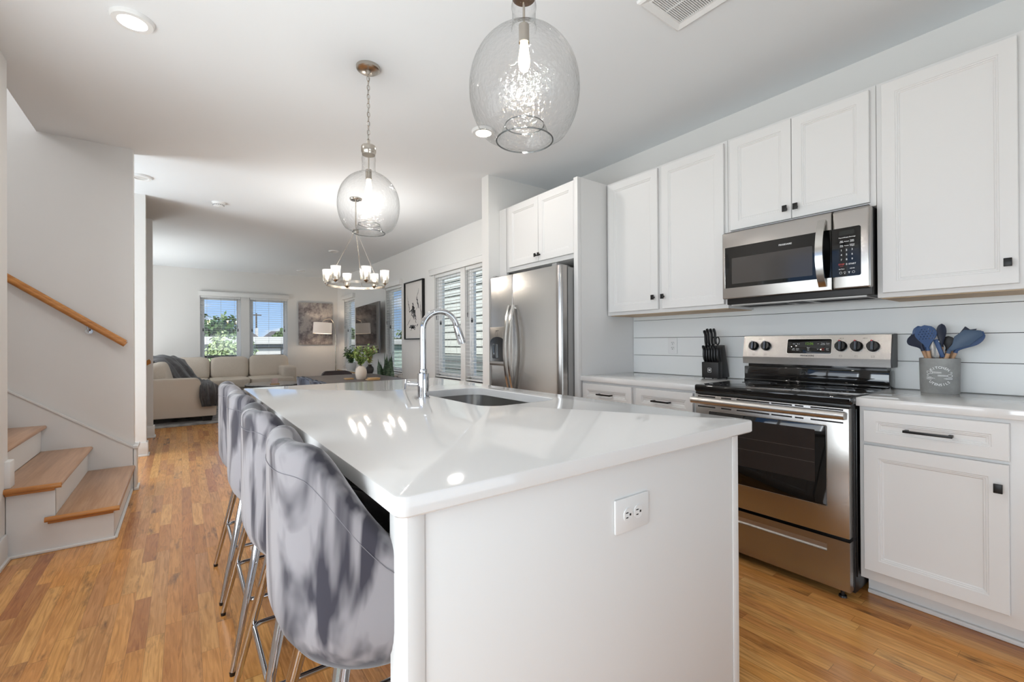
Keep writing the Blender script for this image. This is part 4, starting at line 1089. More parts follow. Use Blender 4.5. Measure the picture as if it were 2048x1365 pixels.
names = [('chef_knife', 'large black-handled knife, leftmost in the upper row of the knife block', .030, .025), ('bread_knife', 'black-handled knife, second from left in the upper row of the block', .010, .024), ('carving_knife', 'black-handled knife, third from left in the upper row of the block', -.014, .024), ('paring_knife', 'black-handled knife, rightmost in the upper row of the block', -.038, .022)]
for i, (nm, lb, dy, w) in enumerate(names):
    o = make_knife(nm, lb, 'knife', 'large knives in the block', .128, w, None, None, .14)
    o.location = (KBX+.052, KBY+.018+dy, 1.128+(.004 if i else -.006)); o.rotation_euler = (.03, .25, PI)
o = thing('kitchen_scissors', 'black-handled kitchen scissors between the upper knives of the block', 'scissors', (KBX+.045, KBY-.026, 1.12))
for s in (-1, 1):
    part('finger_loop', MB().tube([(KBX+.032+.002*s, KBY-.024+s*.014+.012*math.cos(a), 1.172+.026*math.sin(a)) for a in [2*PI*i/20 for i in range(20)]], .0042, 8, closed=True), HND, o)
part('blade', MB().box(KBX+.03, KBX+.033, KBY-.032, KBY-.018, 1.05, 1.15), STEEL, o)

# ------------------------------------------------------------------ utensil crock
UX, UY = 2.948, .527
CONC = P('concrete', (142, 142, 140), .8, bump=(60, .25), var=(9, (164, 164, 161), .38, .66))
t = thing('utensil_crock', 'round grey concrete crock lettered KITCHEN UTENSILS on the right counter', 'crock', (UX, UY, .914))
part('body', MB().lathe([(.0, .0), (.068, .0), (.0705, .004), (.0735, .165), (.0725, .168), (.066, .168), (.064, .160), (.062, .02), (.0, .018)], (UX, UY, .914), 64), CONC, t)
view = math.atan2(-UY, -UX)
def onc(u, z, off=.0006):
    """matrix on the crock's wall, u = arc length to the right as seen from the room"""
    r = .0712+(z-.914)/.168*.0025+off; a = view+u/r
    n = Vector((math.cos(a), math.sin(a), 0))
    return frame_m((UX+r*n.x, UY+r*n.y, z), Vector((0, 0, 1)).cross(n), (0, 0, 1))
m = MB()
for word, zc, rad, sgn in (('KITCHEN', .993, .046, 1), ('UTENSILS', 1.003, .046, -1)):
    n = len(word)
    for i, ch in enumerate(word):
        th = (i-(n-1)/2)*.235*(1 if n == 7 else .94)
        u = rad*math.sin(th); z = zc+sgn*rad*math.cos(th)
        text_into(m, ch, .0155, onc(u, z) @ Matrix.Rotation(-sgn*th, 4, 'Z'), bold=.0003)
part('lettering', m, WHTINK, t, smooth=False, label='white curved lettering')
def line(m, pts, r=.0011, closed=False):
    m.tube([onc(u, z) @ Vector((0, 0, 0)) for u, z in pts], r, 5, closed=closed)
m = MB()
line(m, [(-.047, 1.021), (-.026, 1.021), (-.026, 1.010), (-.040, 1.009), (-.046, 1.013)], closed=True)
line(m, [(-.026, 1.018), (.0, 1.017), (.046, 1.017), (.046, 1.012), (.0, 1.013), (-.026, 1.013)]); line(m, [(-.035, 1.014), (-.030, 1.017)])
line(m, [(.026, 1.003), (.0, 1.003), (-.047, 1.0045), (-.047, 1.0005), (.0, .9995), (.022, .998), (.026, .997)])
line(m, [(.037+.010*math.cos(a), 1.0005+.006*math.sin(a)) for a in [2*PI*i/18 for i in range(18)]], closed=True)
line(m, [(-.047, .994), (-.030, .993), (-.024, .989), (-.028, .984), (-.034, .982), (-.047, .983)], closed=True)
line(m, [(-.044, .990), (-.030, .991)]); line(m, [(-.044, .987), (-.030, .987)])
line(m, [(-.024, .988), (.022, .987)]); line(m, [(.022, .989), (.046, .989), (.046, .985), (.022, .985)], closed=True)
part('utensil_drawing', m, WHTINK, t, smooth=False, label='white line drawing of three utensils')
NAVY = P('navy_silicone', (46, 78, 124), .45); NAVYD = P('dark_navy_silicone', (24, 34, 58), .45); NAVYG = P('slate_silicone', (62, 84, 110), .45)
BEECH = wood('beech_handle', (206, 168, 134), (184, 140, 104), 'z', .5)
def utensil(name, label, cat, outline, hc, tilt, foot, mat, yaw_=0.0, thick=.008, holes=(), neck=.05, bowl=0.0, hmat=None):
    """outline: head polygon in local (right, up) with its root at (0,0); hc = world root of the head; tilt = lean to the right"""
    t = thing(name, label, cat, (UX, UY, .935), 'utensils in the crock')
    ax = Vector((math.sin(yaw_), -math.cos(yaw_), 0)); up = Vector((0, 0, 1))
    r_ = ax*math.cos(tilt)-up*math.sin(tilt); u_ = up*math.cos(tilt)+ax*math.sin(tilt)
    M = frame_m(hc, r_, u_)
    mb = MB().prism(outline, thick, M @ Matrix.Translation((0, 0, -thick/2)), holes=holes, bev=0 if holes else thick*.3)
    if bowl:
        inv = M.inverted()
        for v in mb.bm.verts:
            p = inv @ v.co; k = bowl*max(0, 1-(p.x/.042)**2)*smooth(.01, .06, p.y)*smooth(.13, .07, p.y); p.z -= k; v.co = M @ p
    part('head', mb, mat, t)
    f = Vector(foot); h = Vector(hc); d = (h-f).normalized()
    part('collar', MB().cyl(h-d*.012, h+d*.006, .0085, .007, 14), mat, t)
    part('handle', MB().cyl(f, h-d*.008, .0065, .008, 14), hmat or BEECH, t)
    return t
def spoon_outline(w, h, root=.007, n=14, sharp=1.25):
    R_ = []
    for i in range(n+1):
        s = i/n; wd = root+(w/2-root)*(smooth(0, .62, s)) if s < .62 else (w/2)*math.sqrt(max(0, 1-((s-.62)/.38)**2))
        R_.append((max(wd, .0006), h*s))
    return R_+[(-x, y) for x, y in R_[::-1]]
hl = []
for iy in range(5):
    for ix in range(-2, 3):
        x, y = ix*.0125+(.006 if iy % 2 else 0), .046+iy*.0115
        if (x/.035)**2+((y-.067)/.034)**2 < 1: hl.append(circle(x, y, .0024, 8))
utensil('slotted_spoon', 'navy slotted spoon with rows of small holes, front left of the crock', 'spoon', spoon_outline(.084, .112), (2.905, .561, 1.130), -.10, (2.93, .54, .945), NAVY, -.15, .006, hl)
utensil('ladle', 'dark navy ladle leaning out at the far left of the crock', 'ladle', spoon_outline(.075, .085), (2.928, .585, 1.128), -.62, (2.95, .53, .945), NAVYD, -.3, .014, bowl=.012)
utensil('spatula', 'navy curved spatula behind the slotted spoon', 'spatula', spoon_outline(.060, .128), (2.955, .578, 1.115), -.22, (2.96, .54, .945), NAVY, .25, .008, bowl=.008)
utensil('spoonula', 'narrow navy spoon standing upright in the middle of the crock', 'spoon', spoon_outline(.036, .10), (2.95, .520, 1.148), .02, (2.955, .525, .945), NAVYD, .35, .010, bowl=.006)
utensil('serving_spoon', 'black round spoon half hidden in the middle of the crock', 'spoon', spoon_outline(.045, .06), (2.975, .502, 1.128), .05, (2.965, .52, .945), P('black_silicone', (22, 22, 26), .5), 0, .012)
utensil('turner', 'slate blue flat turner leaning right at the front of the crock', 'spatula', [(.007, 0), (.016, .03), (.034, .062), (.036, .128), (.018, .14), (-.026, .108), (-.030, .062), (-.012, .03), (-.007, 0)], (2.915, .488, 1.118), .72, (2.94, .535, .945), NAVYG, .1, .006)
utensil('basting_spoon', 'navy deep spoon leaning far right of the crock', 'spoon', spoon_outline(.062, .125), (2.945, .468, 1.120), .80, (2.955, .53, .945), NAVY, .1, .010, bowl=.010)
utensil('pasta_fork', 'dark pointed utensil head showing behind the turner', 'spatula', [(.007, 0), (.012, .03), (.024, .07), (.022, .118), (.004, .104), (-.018, .11), (-.02, .06), (-.01, .03), (-.007, 0)], (2.972, .478, 1.128), .50, (2.965, .525, .945), NAVYD, 0, .008)
t = thing('tongs', 'steel tongs with navy grips between the spoons', 'tongs', (UX, UY, .94), 'utensils in the crock')
for s in (0, 1):
    part('arm', MB().tube([(2.945, .540+s*.004, .945), (2.925, .540-.012+s*.020, 1.10), (2.92, .528+s*.022, 1.165)], 0, flat=(.012, .0025), up=(-1, 0, 0)), STEEL, t)
part('grip', MB().box(2.916, 2.930, .505, .522, 1.085, 1.175, .003, M=Matrix.Translation((2.92, .515, 1.1)) @ Matrix.Rotation(-.3, 4, 'X') @ Matrix.Translation((-2.92, -.515, -1.1))), NAVY, t)
# ------------------------------------------------------------------ dining corner
DKWOOD = wood('dark_table_wood', (92, 82, 78), (70, 62, 60), 'y', .38)
TX0, TX1, TY0, TY1 = 1.14, 2.06, 4.05, 6.0
t = thing('dining_table', 'dark wooden dining table between the island and the living room', 'table', (1.6, 5.0, 0))
part('tabletop', MB().prism(rrect(TX0, TX1, TY0, TY1, .06), .035, Matrix.Translation((0, 0, .728)), bev=.004), DKWOOD, t)
part('apron', MB().box(TX0+.1, TX1-.1, TY0+.12, TY0+.14, .64, .728).box(TX0+.1, TX1-.1, TY1-.14, TY1-.12, .64, .728).box(TX0+.1, TX0+.12, TY0+.12, TY1-.12, .64, .728).box(TX1-.12, TX1-.1, TY0+.12, TY1-.12, .64, .728), DKWOOD, t)
for x in (TX0+.09, TX1-.09):
    for y in (TY0+.11, TY1-.11):
        part('leg', MB().loft([rr_ for rr_ in ([(x+sx*a, y+sy*a, z) for sx, sy in ((-1, -1), (1, -1), (1, 1), (-1, 1))] for a, z in ((.022, 0), (.034, .728)))]), DKWOOD, t)
VELVB = velvet('blue_grey_velvet', (48, 50, 60), (104, 110, 124))
DKVELV = P('dark_brown_velvet', (52, 42, 42), .9, sheen=.2)
def make_dchair(label, mat):
    t = thing('dining_chair', label, 'chair', (0, 0, 0), 'upholstered dining chairs')
    part('seat', MB().pillow((0, 0, .445), (.46, .47, .10), .45, 16), mat, t)
    rows = []
    for k in range(12):
        s = k/11; z = .45+.345*s; ring = []
        hw = .215+.02*math.sin(PI*s)-.03*smooth(.8, 1, s)
        for side in (0, 1):
            for j in range(13):
                q = -1+2*j/12 if side == 0 else 1-2*j/12
                cx = -.235+.085*abs(q)**2.4-.03*s; th = .045 if side else 0
                zz = z-.03*smooth(.75, 1, abs(q))*smooth(.7, 1, s)
                ring.append((cx+th, q*hw, zz))
        rows.append(ring)
    part('backrest', MB().loft(rows), mat, t, ang=60)
    part('piping', MB().tube([(p[0], p[1], p[2]+.001) for p in rows[-1]], .004, 6, closed=True), mat, t)
    for sx in (-1, 1):
        for sy in (-1, 1):
            part('leg', MB().cyl((sx*.21, sy*.19, 0), (sx*.16, sy*.16, .41), .009, .014, 12), BLKM, t)
    part('seat_frame', MB().box(-.18, .18, -.18, .18, .385, .405, .004), BLKM, t)
    return t
d0 = make_dchair('blue-grey velvet dining chair on the left of the table, nearer the sofa', VELVB); d0.location = (1.29, 5.38, 0)
dup(d0, (1.29, 4.77, 0), None, 'blue-grey velvet dining chair on the left of the table, nearer the island')
d1 = make_dchair('dark brown dining chair at the far end of the dining table', DKVELV); d1.location = (1.67, 6.06, 0); d1.rotation_euler = (0, 0, -PI/2)
# vase of greenery
STONE = P('cream_stoneware', (212, 196, 180), .7, bump=(50, .15))
vx, vy, vz = 1.62, 5.06, .763
t = thing('vase', 'round cream vase of leafy green branches on the dining table', 'vase', (vx, vy, vz))
part('body', MB().lathe([(.0, .0), (.042, .0), (.052, .012), (.060, .05), (.062, .085), (.056, .118), (.040, .138), (.034, .142), (.034, .152), (.030, .152), (.028, .13), (.0, .10)], (vx, vy, vz), 40), STONE, t)
STEM = P('plant_stem', (92, 84, 52), .7)
def leafmat(name, c1, c2): return P(name, c1, .5, var=(14, c2, .4, .62))
LEAF = leafmat('sprig_leaf', (92, 124, 62), (166, 180, 100))
def leaf(mb, p, d, nrm, L, w):
    d = d.normalized(); s = d.cross(nrm).normalized(); n = s.cross(d)
    b = bmesh.new(); pts = [p, p+d*L*.3+s*w*.42, p+d*L*.65+s*w*.4, p+d*L, p+d*L*.65-s*w*.4, p+d*L*.3-s*w*.42]; mid = [p+d*L*.3+n*w*.16, p+d*L*.65+n*w*.16]
    V = [b.verts.new(q) for q in pts]; Mv = [b.verts.new(q) for q in mid]
    for f in ((V[0], V[1], Mv[0]), (V[1], V[2], Mv[1], Mv[0]), (V[2], V[3], Mv[1]), (V[3], V[4], Mv[1]), (V[4], V[5], Mv[0], Mv[1]), (V[5], V[0], Mv[0])): b.faces.new(f)
    me = bpy.data.meshes.new('lf'); b.to_mesh(me); b.free(); mb.bm.from_mesh(me); bpy.data.meshes.remove(me)
def bouquet(t, org, n, spread, height, lmat, seed, L=.035, w=.022, per=16, smat=None, up0=.25):
    rnd = random.Random(seed); ms, ml = MB(), MB()
    for i in range(n):
        a = 2*PI*i/n+rnd.uniform(-.4, .4); r = spread*rnd.uniform(.35, 1.0); h = height*rnd.uniform(.6, 1.0)
        p0 = Vector(org); p3 = p0+Vector((r*math.cos(a), r*math.sin(a), h)); p1 = p0+Vector((0, 0, h*.45))
        pts = []
        for k in range(9):
            s = k/8; pts.append(p0*(1-s)**2+p1*2*s*(1-s)+p3*s*s)
        ms.tube(pts, [.0026*(1-.6*k/8) for k in range(9)], 6)
        for k in range(per):
            s = up0+(1-up0)*k/per; j = min(int(s*8), 7); q = pts[j].lerp(pts[j+1], s*8-j)
            dd = Vector((rnd.gauss(0, 1), rnd.gauss(0, 1), rnd.gauss(.25, .6)))
            leaf(ml, q, dd, Vector((rnd.gauss(0, .4), rnd.gauss(0, .4), 1)), L*rnd.uniform(.7, 1.25), w*rnd.uniform(.7, 1.2))
    part('stems', ms, smat or STEM, t); part('leaves', ml, lmat, t, smooth=False)
bouquet(t, (vx, vy, vz+.13), 13, .20, .26, LEAF, 3, .036, .025, 26)
BEE = wood('light_wood_tile', (206, 172, 126), (186, 146, 96), 'x', .4)
solo('coaster', MB().box(1.475, 1.565, 5.13, 5.22, .763, .777, .002), BEE, 'light wooden coaster on the dining table left of the cream vase', 'coaster')
t = thing('coaster_stack', 'two light wooden coasters stacked on the table right of the cream vase', 'coaster', (1.70, 4.95, .763))
part('lower_coaster', MB().box(1.635, 1.765, 4.865, 4.965, .763, .775, .002), BEE, t)
part('upper_coaster', MB().box(1.66, 1.775, 4.875, 4.975, .775, .787, .002), BEE, t)

# ------------------------------------------------------------------ living room
SOFA = P('sofa_tweed', (212, 197, 180), .95, spec=.1, bump=(420, .25), var=(260, (234, 222, 208), .4, .6))
t = thing('sectional_sofa', 'beige tweed L-shaped sectional sofa under the far windows', 'sofa', (.5, 9.7, 0))
sx0, sx1 = -.62, .44
part('base', MB().box(sx0, .40, 8.36, 11.2, .10, .32, .03, 3).box(.38, 1.72, 10.30, 11.2, .10, .32, .03, 3), SOFA, t)
# near arm panel with rounded front corner
poly = [(sx0, .10), (.425, .085), (.43, .30), (.235, .32), (.235, .54)]+[(.155+.08*math.cos(a), .575+.085*math.sin(a)) for a in [PI/2*i/7 for i in range(8)]]+[(-.2, .665), (sx0, .655)]
part('arm', MB().prism(poly, .22, frame_m((0, 8.37, 0), (1, 0, 0), (0, 0, 1)), bev=.022), SOFA, t)
part('arm', MB().box(1.69, 1.94, 10.24, 11.2, .10, .70, .05, 4), SOFA, t)
part('back_frame', MB().box(sx0, -.38, 8.36, 11.25, .3, .78, .05, 3).box(-.5, 1.93, 11.02, 11.27, .3, .78, .05, 3), SOFA, t)
for y0, y1 in ((8.37, 9.32), (9.33, 10.28)):
    part('seat_cushion', (MB().pillow((.345, 8.32, .42), (.20, .34, .20), .35, 14) if y0 < 9 else MB()).pillow(((-.38+sx1)/2, (y0+y1)/2, .40), (.84, y1-y0, .20), .28, 20, puff=.06, seed=int(y0*7), wr=.01), SOFA, t)
for x0, x1 in ((-.36, .44), (.44, 1.11), (1.11, 1.92)):
    part('seat_cushion', MB().pillow(((x0+x1)/2, 10.62, .40), (x1-x0, .86, .19), .26, 20, puff=.05, seed=int(x0*9+40), wr=.01), SOFA, t)
for i, (x0, x1, zt_) in enumerate(((-.16, .462, .90), (.468, 1.138, .90), (1.142, 1.90, .925))):
    part('back_cushion', MB().pillow((0, 0, 0), (x1-x0, .26, zt_-.45), .36, 22, M=Matrix.Translation(((x0+x1)/2, 10.98, (zt_+.45)/2)) @ Matrix.Rotation(-.12, 4, 'X'), seed=i+2, wr=.018), SOFA, t)
for i, (y0, y1) in enumerate(((8.42, 9.32), (9.34, 10.3))):
    part('back_cushion', MB().pillow((0, 0, 0), (.30, y1-y0, .44), .42, 22, M=Matrix.Translation((-.27, (y0+y1)/2, .66)) @ Matrix.Rotation(-.28, 4, 'Y'), seed=i+12, wr=.02), SOFA, t)
for x, y in ((.31, 8.25), (-.52, 8.25), (-.52, 11.1), (1.82, 10.36), (1.82, 11.1)):
    part('foot', MB().loft([[(x+sx*a, y+sy*a, z) for sx, sy in ((-1, -1), (1, -1), (1, 1), (-1, 1))] for a, z in ((.055, .013), (.075, .11))]), P('dark_foot', (26, 22, 20), .5) if 'dark_foot' not in MATS else MATS['dark_foot'], t)
# throw blanket: over the back cushions, down across the seat and over its front edge
THROW = P('grey_plush', (74, 71, 71), .95, spec=.1, sheen=.4, bump=(160, .35), var=(7, (96, 93, 94), .42, .6))
def blanket():
    path = [(-.52, 10.1, .70), (-.42, 9.95, .90), (-.30, 9.78, .945), (-.16, 9.58, .91), (-.04, 9.35, .78), (.05, 9.15, .63), (.13, 8.98, .555), (.22, 8.78, .545), (.29, 8.55, .545), (.325, 8.33, .545), (.335, 8.20, .535), (.342, 8.135, .49), (.345, 8.115, .41), (.345, 8.11, .33), (.345, 8.105, .25)]
    b = MB(); nu, nv = 48, 22; top = []
    P_ = [Vector(p) for p in path]
    for i in range(nu+1):
        s = i/nu*(len(P_)-1); k = min(int(s), len(P_)-2); f = s-k
        p = P_[k].lerp(P_[k+1], f); d = (P_[min(k+1, len(P_)-1)]-P_[k]).normalized()
        ac = Vector((.55, .83, 0)).lerp(Vector((.97, .22, 0)), smooth(.35, .62, i/nu)).lerp(Vector((1, 0, 0)), smooth(.6, .75, i/nu))
        ac = (ac-d*ac.dot(d)).normalized(); nr = d.cross(ac)
        if nr.z < 0 and i < nu*.7: nr = -nr
        if i >= nu*.7 and nr.y > 0 and nr.z < .3: nr = -nr
        wd = (.30+.04*math.sin(i*.35))*(1-.62*smooth(.30, .62, i/nu))
        row = []
        for j in range(nv+1):
            q = -1+2*j/nv
            fold = .020*math.sin(q*9+i*.10)+.012*math.sin(q*17-i*.16)
            row.append(p+ac*(wd*q)+nr*(.028+fold)+Vector((0, 0, -.05*q*q*(i < nu*.5))))
        top.append(row)
    bot = [[v-Vector((.006, 0, .010)) for v in r] for r in top]
    rings = [t_+b_[::-1] for t_, b_ in zip(top, bot)]
    return b.loft(rings)
solo('throw_blanket', blanket(), THROW, 'dark grey plush throw draped over the left end of the sofa', 'blanket', ang=70)
RUG = P('rug_pattern', (176, 172, 168), .95, var=(7, (128, 124, 124), .42, .6))
solo('area_rug', MB().box(-1.0, 2.35, 7.93, 10.25, .0, .013, .004), RUG, 'light grey patterned area rug under the sofa', 'rug')
MARB = P('grey_marble', (186, 186, 186), .12, var=(5, (150, 150, 152), .45, .6), spec=.6)
t = thing('coffee_table', 'round grey marble coffee table in front of the sofa', 'coffee table', (1.34, 9.08, .013))
part('tabletop', MB().lathe([(.0, .435), (.44, .435), (.452, .441), (.452, .452), (.446, .458), (.0, .458)], (1.34, 9.08, 0), 64), MARB, t)
part('rim', MB().lathe([(.445, .420), (.453, .420), (.453, .436), (.445, .436)], (1.34, 9.08, 0), 64), BLKM, t)
for k in range(4):
    a = PI/4+k*PI/2
    part('leg', MB().cyl((1.34+.36*math.cos(a), 9.08+.36*math.sin(a), .013), (1.34+.38*math.cos(a), 9.08+.38*math.sin(a), .435), .011, .011, 12), BLKM, t)
part('lower_ring', MB().tube([(1.34+.37*math.cos(a), 9.08+.37*math.sin(a), .10) for a in [2*PI*i/40 for i in range(40)]], .008, 8, closed=True), BLKM, t)
t = thing('candle', 'pink candle jar on the coffee table', 'candle', (1.315, 8.80, .475))
part('jar', MB().lathe([(.0, .0), (.050, .0), (.054, .006), (.054, .082), (.050, .086), (.047, .08), (.045, .01), (.0, .01)], (1.315, 8.80, .475), 32), P('pink_glass', (226, 200, 194), .25), t)
part('wax', MB().cyl((1.315, 8.80, .485), (1.315, 8.80, .535), .044, n=24), P('wax', (236, 222, 212), .5), t)
part('wick', MB().cyl((1.315, 8.80, .535), (1.315, 8.80, .545), .0012, n=6), BLK, t)
solo('wooden_block', MB().box(1.25, 1.38, 8.74, 8.86, .458, .475, .002), BEE, 'small wooden block under the pink candle', 'coaster')
# arc floor lamp
t = thing('floor_lamp', 'arc floor lamp with white drum shade in the corner', 'floor lamp', (2.92, 10.95, 0))
lx, ly = 2.915, 10.95
part('base', MB().lathe([(.0, .0), (.13, .0), (.135, .008), (.13, .03), (.0, .034)], (lx, ly, 0), 36), NICKEL, t)
part('pole', MB().cyl((lx, ly, .03), (lx, ly, 1.14), .013, n=16).cyl((lx, ly, .72), (lx, ly, .745), .017, n=16), NICKEL, t)
pts = [(lx, ly, 1.12)]+[(lx-.14+.14*math.cos(a)*1.0-.0, ly-.02*math.sin(a), 1.36+.38*math.sin(a)) for a in [PI*.5*i/12 for i in range(13)]]
pts += [(lx-.22, ly-.02, 1.728), (lx-.28, ly-.02, 1.70), (lx-.285, ly-.02, 1.66)]
part('arc_arm', MB().tube(pts, .006, 10), NICKEL, t)
sxp, syp = lx-.287, ly-.02
SHADE = P('shade_linen', (246, 236, 226), .9, emis=(255, 226, 205), estr=.22)
Ms = Matrix.Translation((sxp, syp, 1.66)) @ Matrix.Rotation(.05, 4, 'Y')
part('lamp_shade', MB().lathe([(.198, -.012), (.203, -.266), (.200, -.266), (.195, -.012), (.198, -.012)], (0, 0, 0), 48, M=Ms), SHADE, t, label='white drum shade')
part('shade_spider', MB().tube([(-.195, 0, -.02), (0, 0, -.015), (.195, 0, -.02)], .002, 6, ).cyl((0, 0, -.02), (0, 0, -.10), .012, n=12).merge(bmesh.new()), NICKEL, t).data.transform(Matrix.Translation((sxp-2.92+0, syp-10.95, 1.66)) @ Matrix.Translation((2.92, 10.95, 0)))
l = bpy.data.lights.new('floor_lamp_bulb', 'POINT'); l.energy = 5; l.color = (1, .82, .62); l.shadow_soft_size = .03
lo = bpy.data.objects.new('floor_lamp_bulb', l); COL.objects.link(lo); lo.parent = t; lo.location = (sxp-2.92, syp-10.95, 1.52)
# abstract canvas on the far wall
def abstract():
    m, nt = new_mat('abstract_canvas'); N = nt.nodes.new; L = nt.links.new
    tc = N('ShaderNodeTexCoord')
    n1 = N('ShaderNodeTexNoise'); n1.inputs['Scale'].default_value = 3.4; n1.inputs['Detail'].default_value = 12; n1.inputs['Roughness'].default_value = .72; n1.inputs['Distortion'].default_value = .12
    L(tc.outputs['Object'], n1.inputs['Vector'])
    cr = N('ShaderNodeValToRGB'); e = cr.color_ramp.elements
    e[0].position = .34; e[0].color = rgb(84, 76, 78); e[1].position = .72; e[1].color = rgb(206, 198, 190)
    for p_, c_ in ((.43, (120, 112, 114)), (.50, (158, 150, 148)), (.56, (190, 182, 176)), (.64, (172, 166, 163))):
        x = e.new(p_); x.color = rgb(c_)
    L(n1.outputs['Fac'], cr.inputs['Fac'])
    b = N('ShaderNodeBsdfPrincipled'); b.inputs['Roughness'].default_value = .7; L(cr.outputs[0], b.inputs['Base Color'])
    o = N('ShaderNodeOutputMaterial'); L(b.outputs[0], o.inputs[0]); return m
t = thing('wall_painting', 'grey abstract canvas on the far wall beside the right window', 'painting', (2.57, YF-.03, 1.14))
part('canvas', MB().box(2.195, 2.95, YF-.042, YF-.004, 1.142, 2.13, .003), abstract(), t)
part('stretcher_bar', MB().box(2.215, 2.93, YF-.006, YF, 1.16, 2.11), BEE, t)
# framed ink drawing on the right wall
t = thing('framed_art', 'black-framed abstract ink drawing between the side windows', 'picture', (XW-.02, 6.85, 1.225))
ay0, ay1, az0, az1 = 6.49, 7.215, 1.225, 2.18
m = MB()
for a, b, c_, d_ in ((ay0, ay0+.018, az0, az1), (ay1-.018, ay1, az0, az1), (ay0, ay1, az0, az0+.018), (ay0, ay1, az1-.018, az1)): m.box(XW-.045, XW, a, b, c_, d_, .002)
part('frame', m, BLKM, t)
part('paper', MB().box(XW-.020, XW-.012, ay0+.016, ay1-.016, az0+.016, az1-.016), P('drawing_paper', (226, 221, 216), .8), t)
INK = P('ink', (34, 33, 34), .7); INKG = P('ink_grey', (120, 118, 118), .8)
m, mg = MB(), MB(); rnd = random.Random(5)
def stroke(m_, pts, w, steps=10):
    P_ = [Vector((XW-.0212, ay1-.04-u*(ay1-ay0-.08), az0+.04+v*(az1-az0-.08))) for u, v in pts]
    L_ = []; R_ = []
    for k in range(len(P_)):
        d = (P_[min(k+1, len(P_)-1)]-P_[max(k-1, 0)]).normalized(); n_ = Vector((0, -d.z, d.y))
        ww = w*(.25+.75*math.sin(PI*(k+.4)/(len(P_)-.2)))*rnd.uniform(.6, 1.2)
        L_.append(P_[k]+n_*ww); R_.append(P_[k]-n_*ww)
    b = bmesh.new(); lv = [b.verts.new(q) for q in L_]; rv = [b.verts.new(q) for q in R_]
    for k in range(len(P_)-1): b.faces.new((lv[k], lv[k+1], rv[k+1], rv[k]))
    m_.merge(b)
def wig(a, b, n=9, j=.012): return [(a[0]+(b[0]-a[0])*k/n+rnd.gauss(0, j), a[1]+(b[1]-a[1])*k/n+rnd.gauss(0, j*.6)) for k in range(n+1)]
stroke(m, wig((.78, .90), (.66, .70)), .007); stroke(m, wig((.66, .74), (.78, .52)), .018); stroke(m, wig((.12, .70), (.24, .46)), .010)
stroke(m, wig((.42, .64), (.54, .40), 12, .02), .030); stroke(m, wig((.40, .60), (.34, .42), 9, .02), .016); stroke(m, wig((.20, .48), (.36, .52)), .009)
stroke(m, wig((.30, .36), (.06, .22)), .006); stroke(m, wig((.56, .44), (.62, .26), 9, .015), .014); stroke(m, wig((.86, .64), (.94, .30), 9, .01), .009)
stroke(m, wig((.50, .44), (.80, .60)), .003); stroke(m, wig((.10, .80), (.16, .58)), .003); stroke(m, wig((.72, .24), (.66, .20)), .012)
stroke(m, wig((.20, .18), (.58, .19), 12, .03), .014); stroke(m, wig((.24, .22), (.56, .15), 12, .03), .010); stroke(m, wig((.30, .12), (.46, .21), 9, .02), .008)
stroke(mg, wig((.36, .56), (.50, .34), 10, .03), .035); stroke(mg, wig((.25, .20), (.55, .17), 10, .03), .03)
mg.bm.verts.ensure_lookup_table(); bmesh.ops.translate(mg.bm, verts=mg.bm.verts, vec=(.0006, 0, 0))
part('ink_strokes', m, INK, t, smooth=False); part('ink_wash', mg, INKG, t, smooth=False)
# television on a swing arm
tvR, tvL = Vector((2.835, 7.86, 0)), Vector((2.965, 9.60, 0))
axv = (tvR-tvL).normalized(); TW = (tvR-tvL).length; c_ = (tvR+tvL)/2; c_.z = 1.455
TH = .93
t = thing('television', 'large black wall-mounted television angled towards the sofa', 'television', (c_.x, c_.y, c_.z-TH/2))
M = frame_m(c_, axv, (0, 0, 1))
part('screen', MB().prism(rrect(-TW/2+.006, TW/2-.006, -TH/2+.012, TH/2-.006, .003), .002, M), P('tv_screen', (16, 15, 15), .03, spec=.75), t)
part('casing', MB().prism(rrect(-TW/2, TW/2, -TH/2, TH/2, .006), -.03, M @ Matrix.Translation((0, 0, -.0005)), bev=.003), P('tv_casing', (110, 110, 112), .3, .7), t)
part('rear_housing', MB().prism(rrect(-TW*.32, TW*.32, -TH*.4, TH*.15, .03), -.025, M @ Matrix.Translation((0, 0, -.03))), BLK, t)
part('mount_arm', MB().tube([(XW, c_.y+.1, c_.z), (c_.x+.09, c_.y+.15, c_.z), (c_.x+.05, c_.y, c_.z)], .018, 10).box(XW-.01, XW, c_.y-.08, c_.y+.28, c_.z-.15, c_.z+.15, .002), BLKM, t)
# console with plants
WHTLAM = P('white_lacquer', (232, 230, 226), .3)
t = thing('media_console', 'low white console with wooden edge under the television', 'console table', (2.87, 8.7, 0))
part('top', MB().box(2.64, 3.05, 7.52, 9.80, .595, .622, .003), WHTLAM, t)
part('edge_band', MB().box(2.636, 2.641, 7.52, 9.80, .596, .621).box(2.64, 3.05, 9.798, 9.803, .596, .621), BEE, t)
part('carcass', MB().box(2.66, 3.04, 7.55, 9.77, .12, .595, .002), WHTLAM, t)
for k in range(4):
    y0 = 7.56+k*.553; d = part('door', MB().box(2.642, 2.661, y0, y0+.545, .13, .588, .002), WHTLAM, t)
    part('knob', MB().cyl((2.642, y0+(.5 if k % 2 else .045), .40), (2.622, y0+(.5 if k % 2 else .045), .40), .008, .010, 12), BLKM, d)
for x in (2.70, 3.0):
    for y in (7.65, 9.67): part('leg', MB().cyl((x, y, 0), (x, y, .12), .013, .018, 12), BEE, t)
px_, py_ = 2.76, 9.25
t = thing('potted_plant', 'bushy green plant in a white pot at the far end of the console', 'plant', (px_, py_, .622))
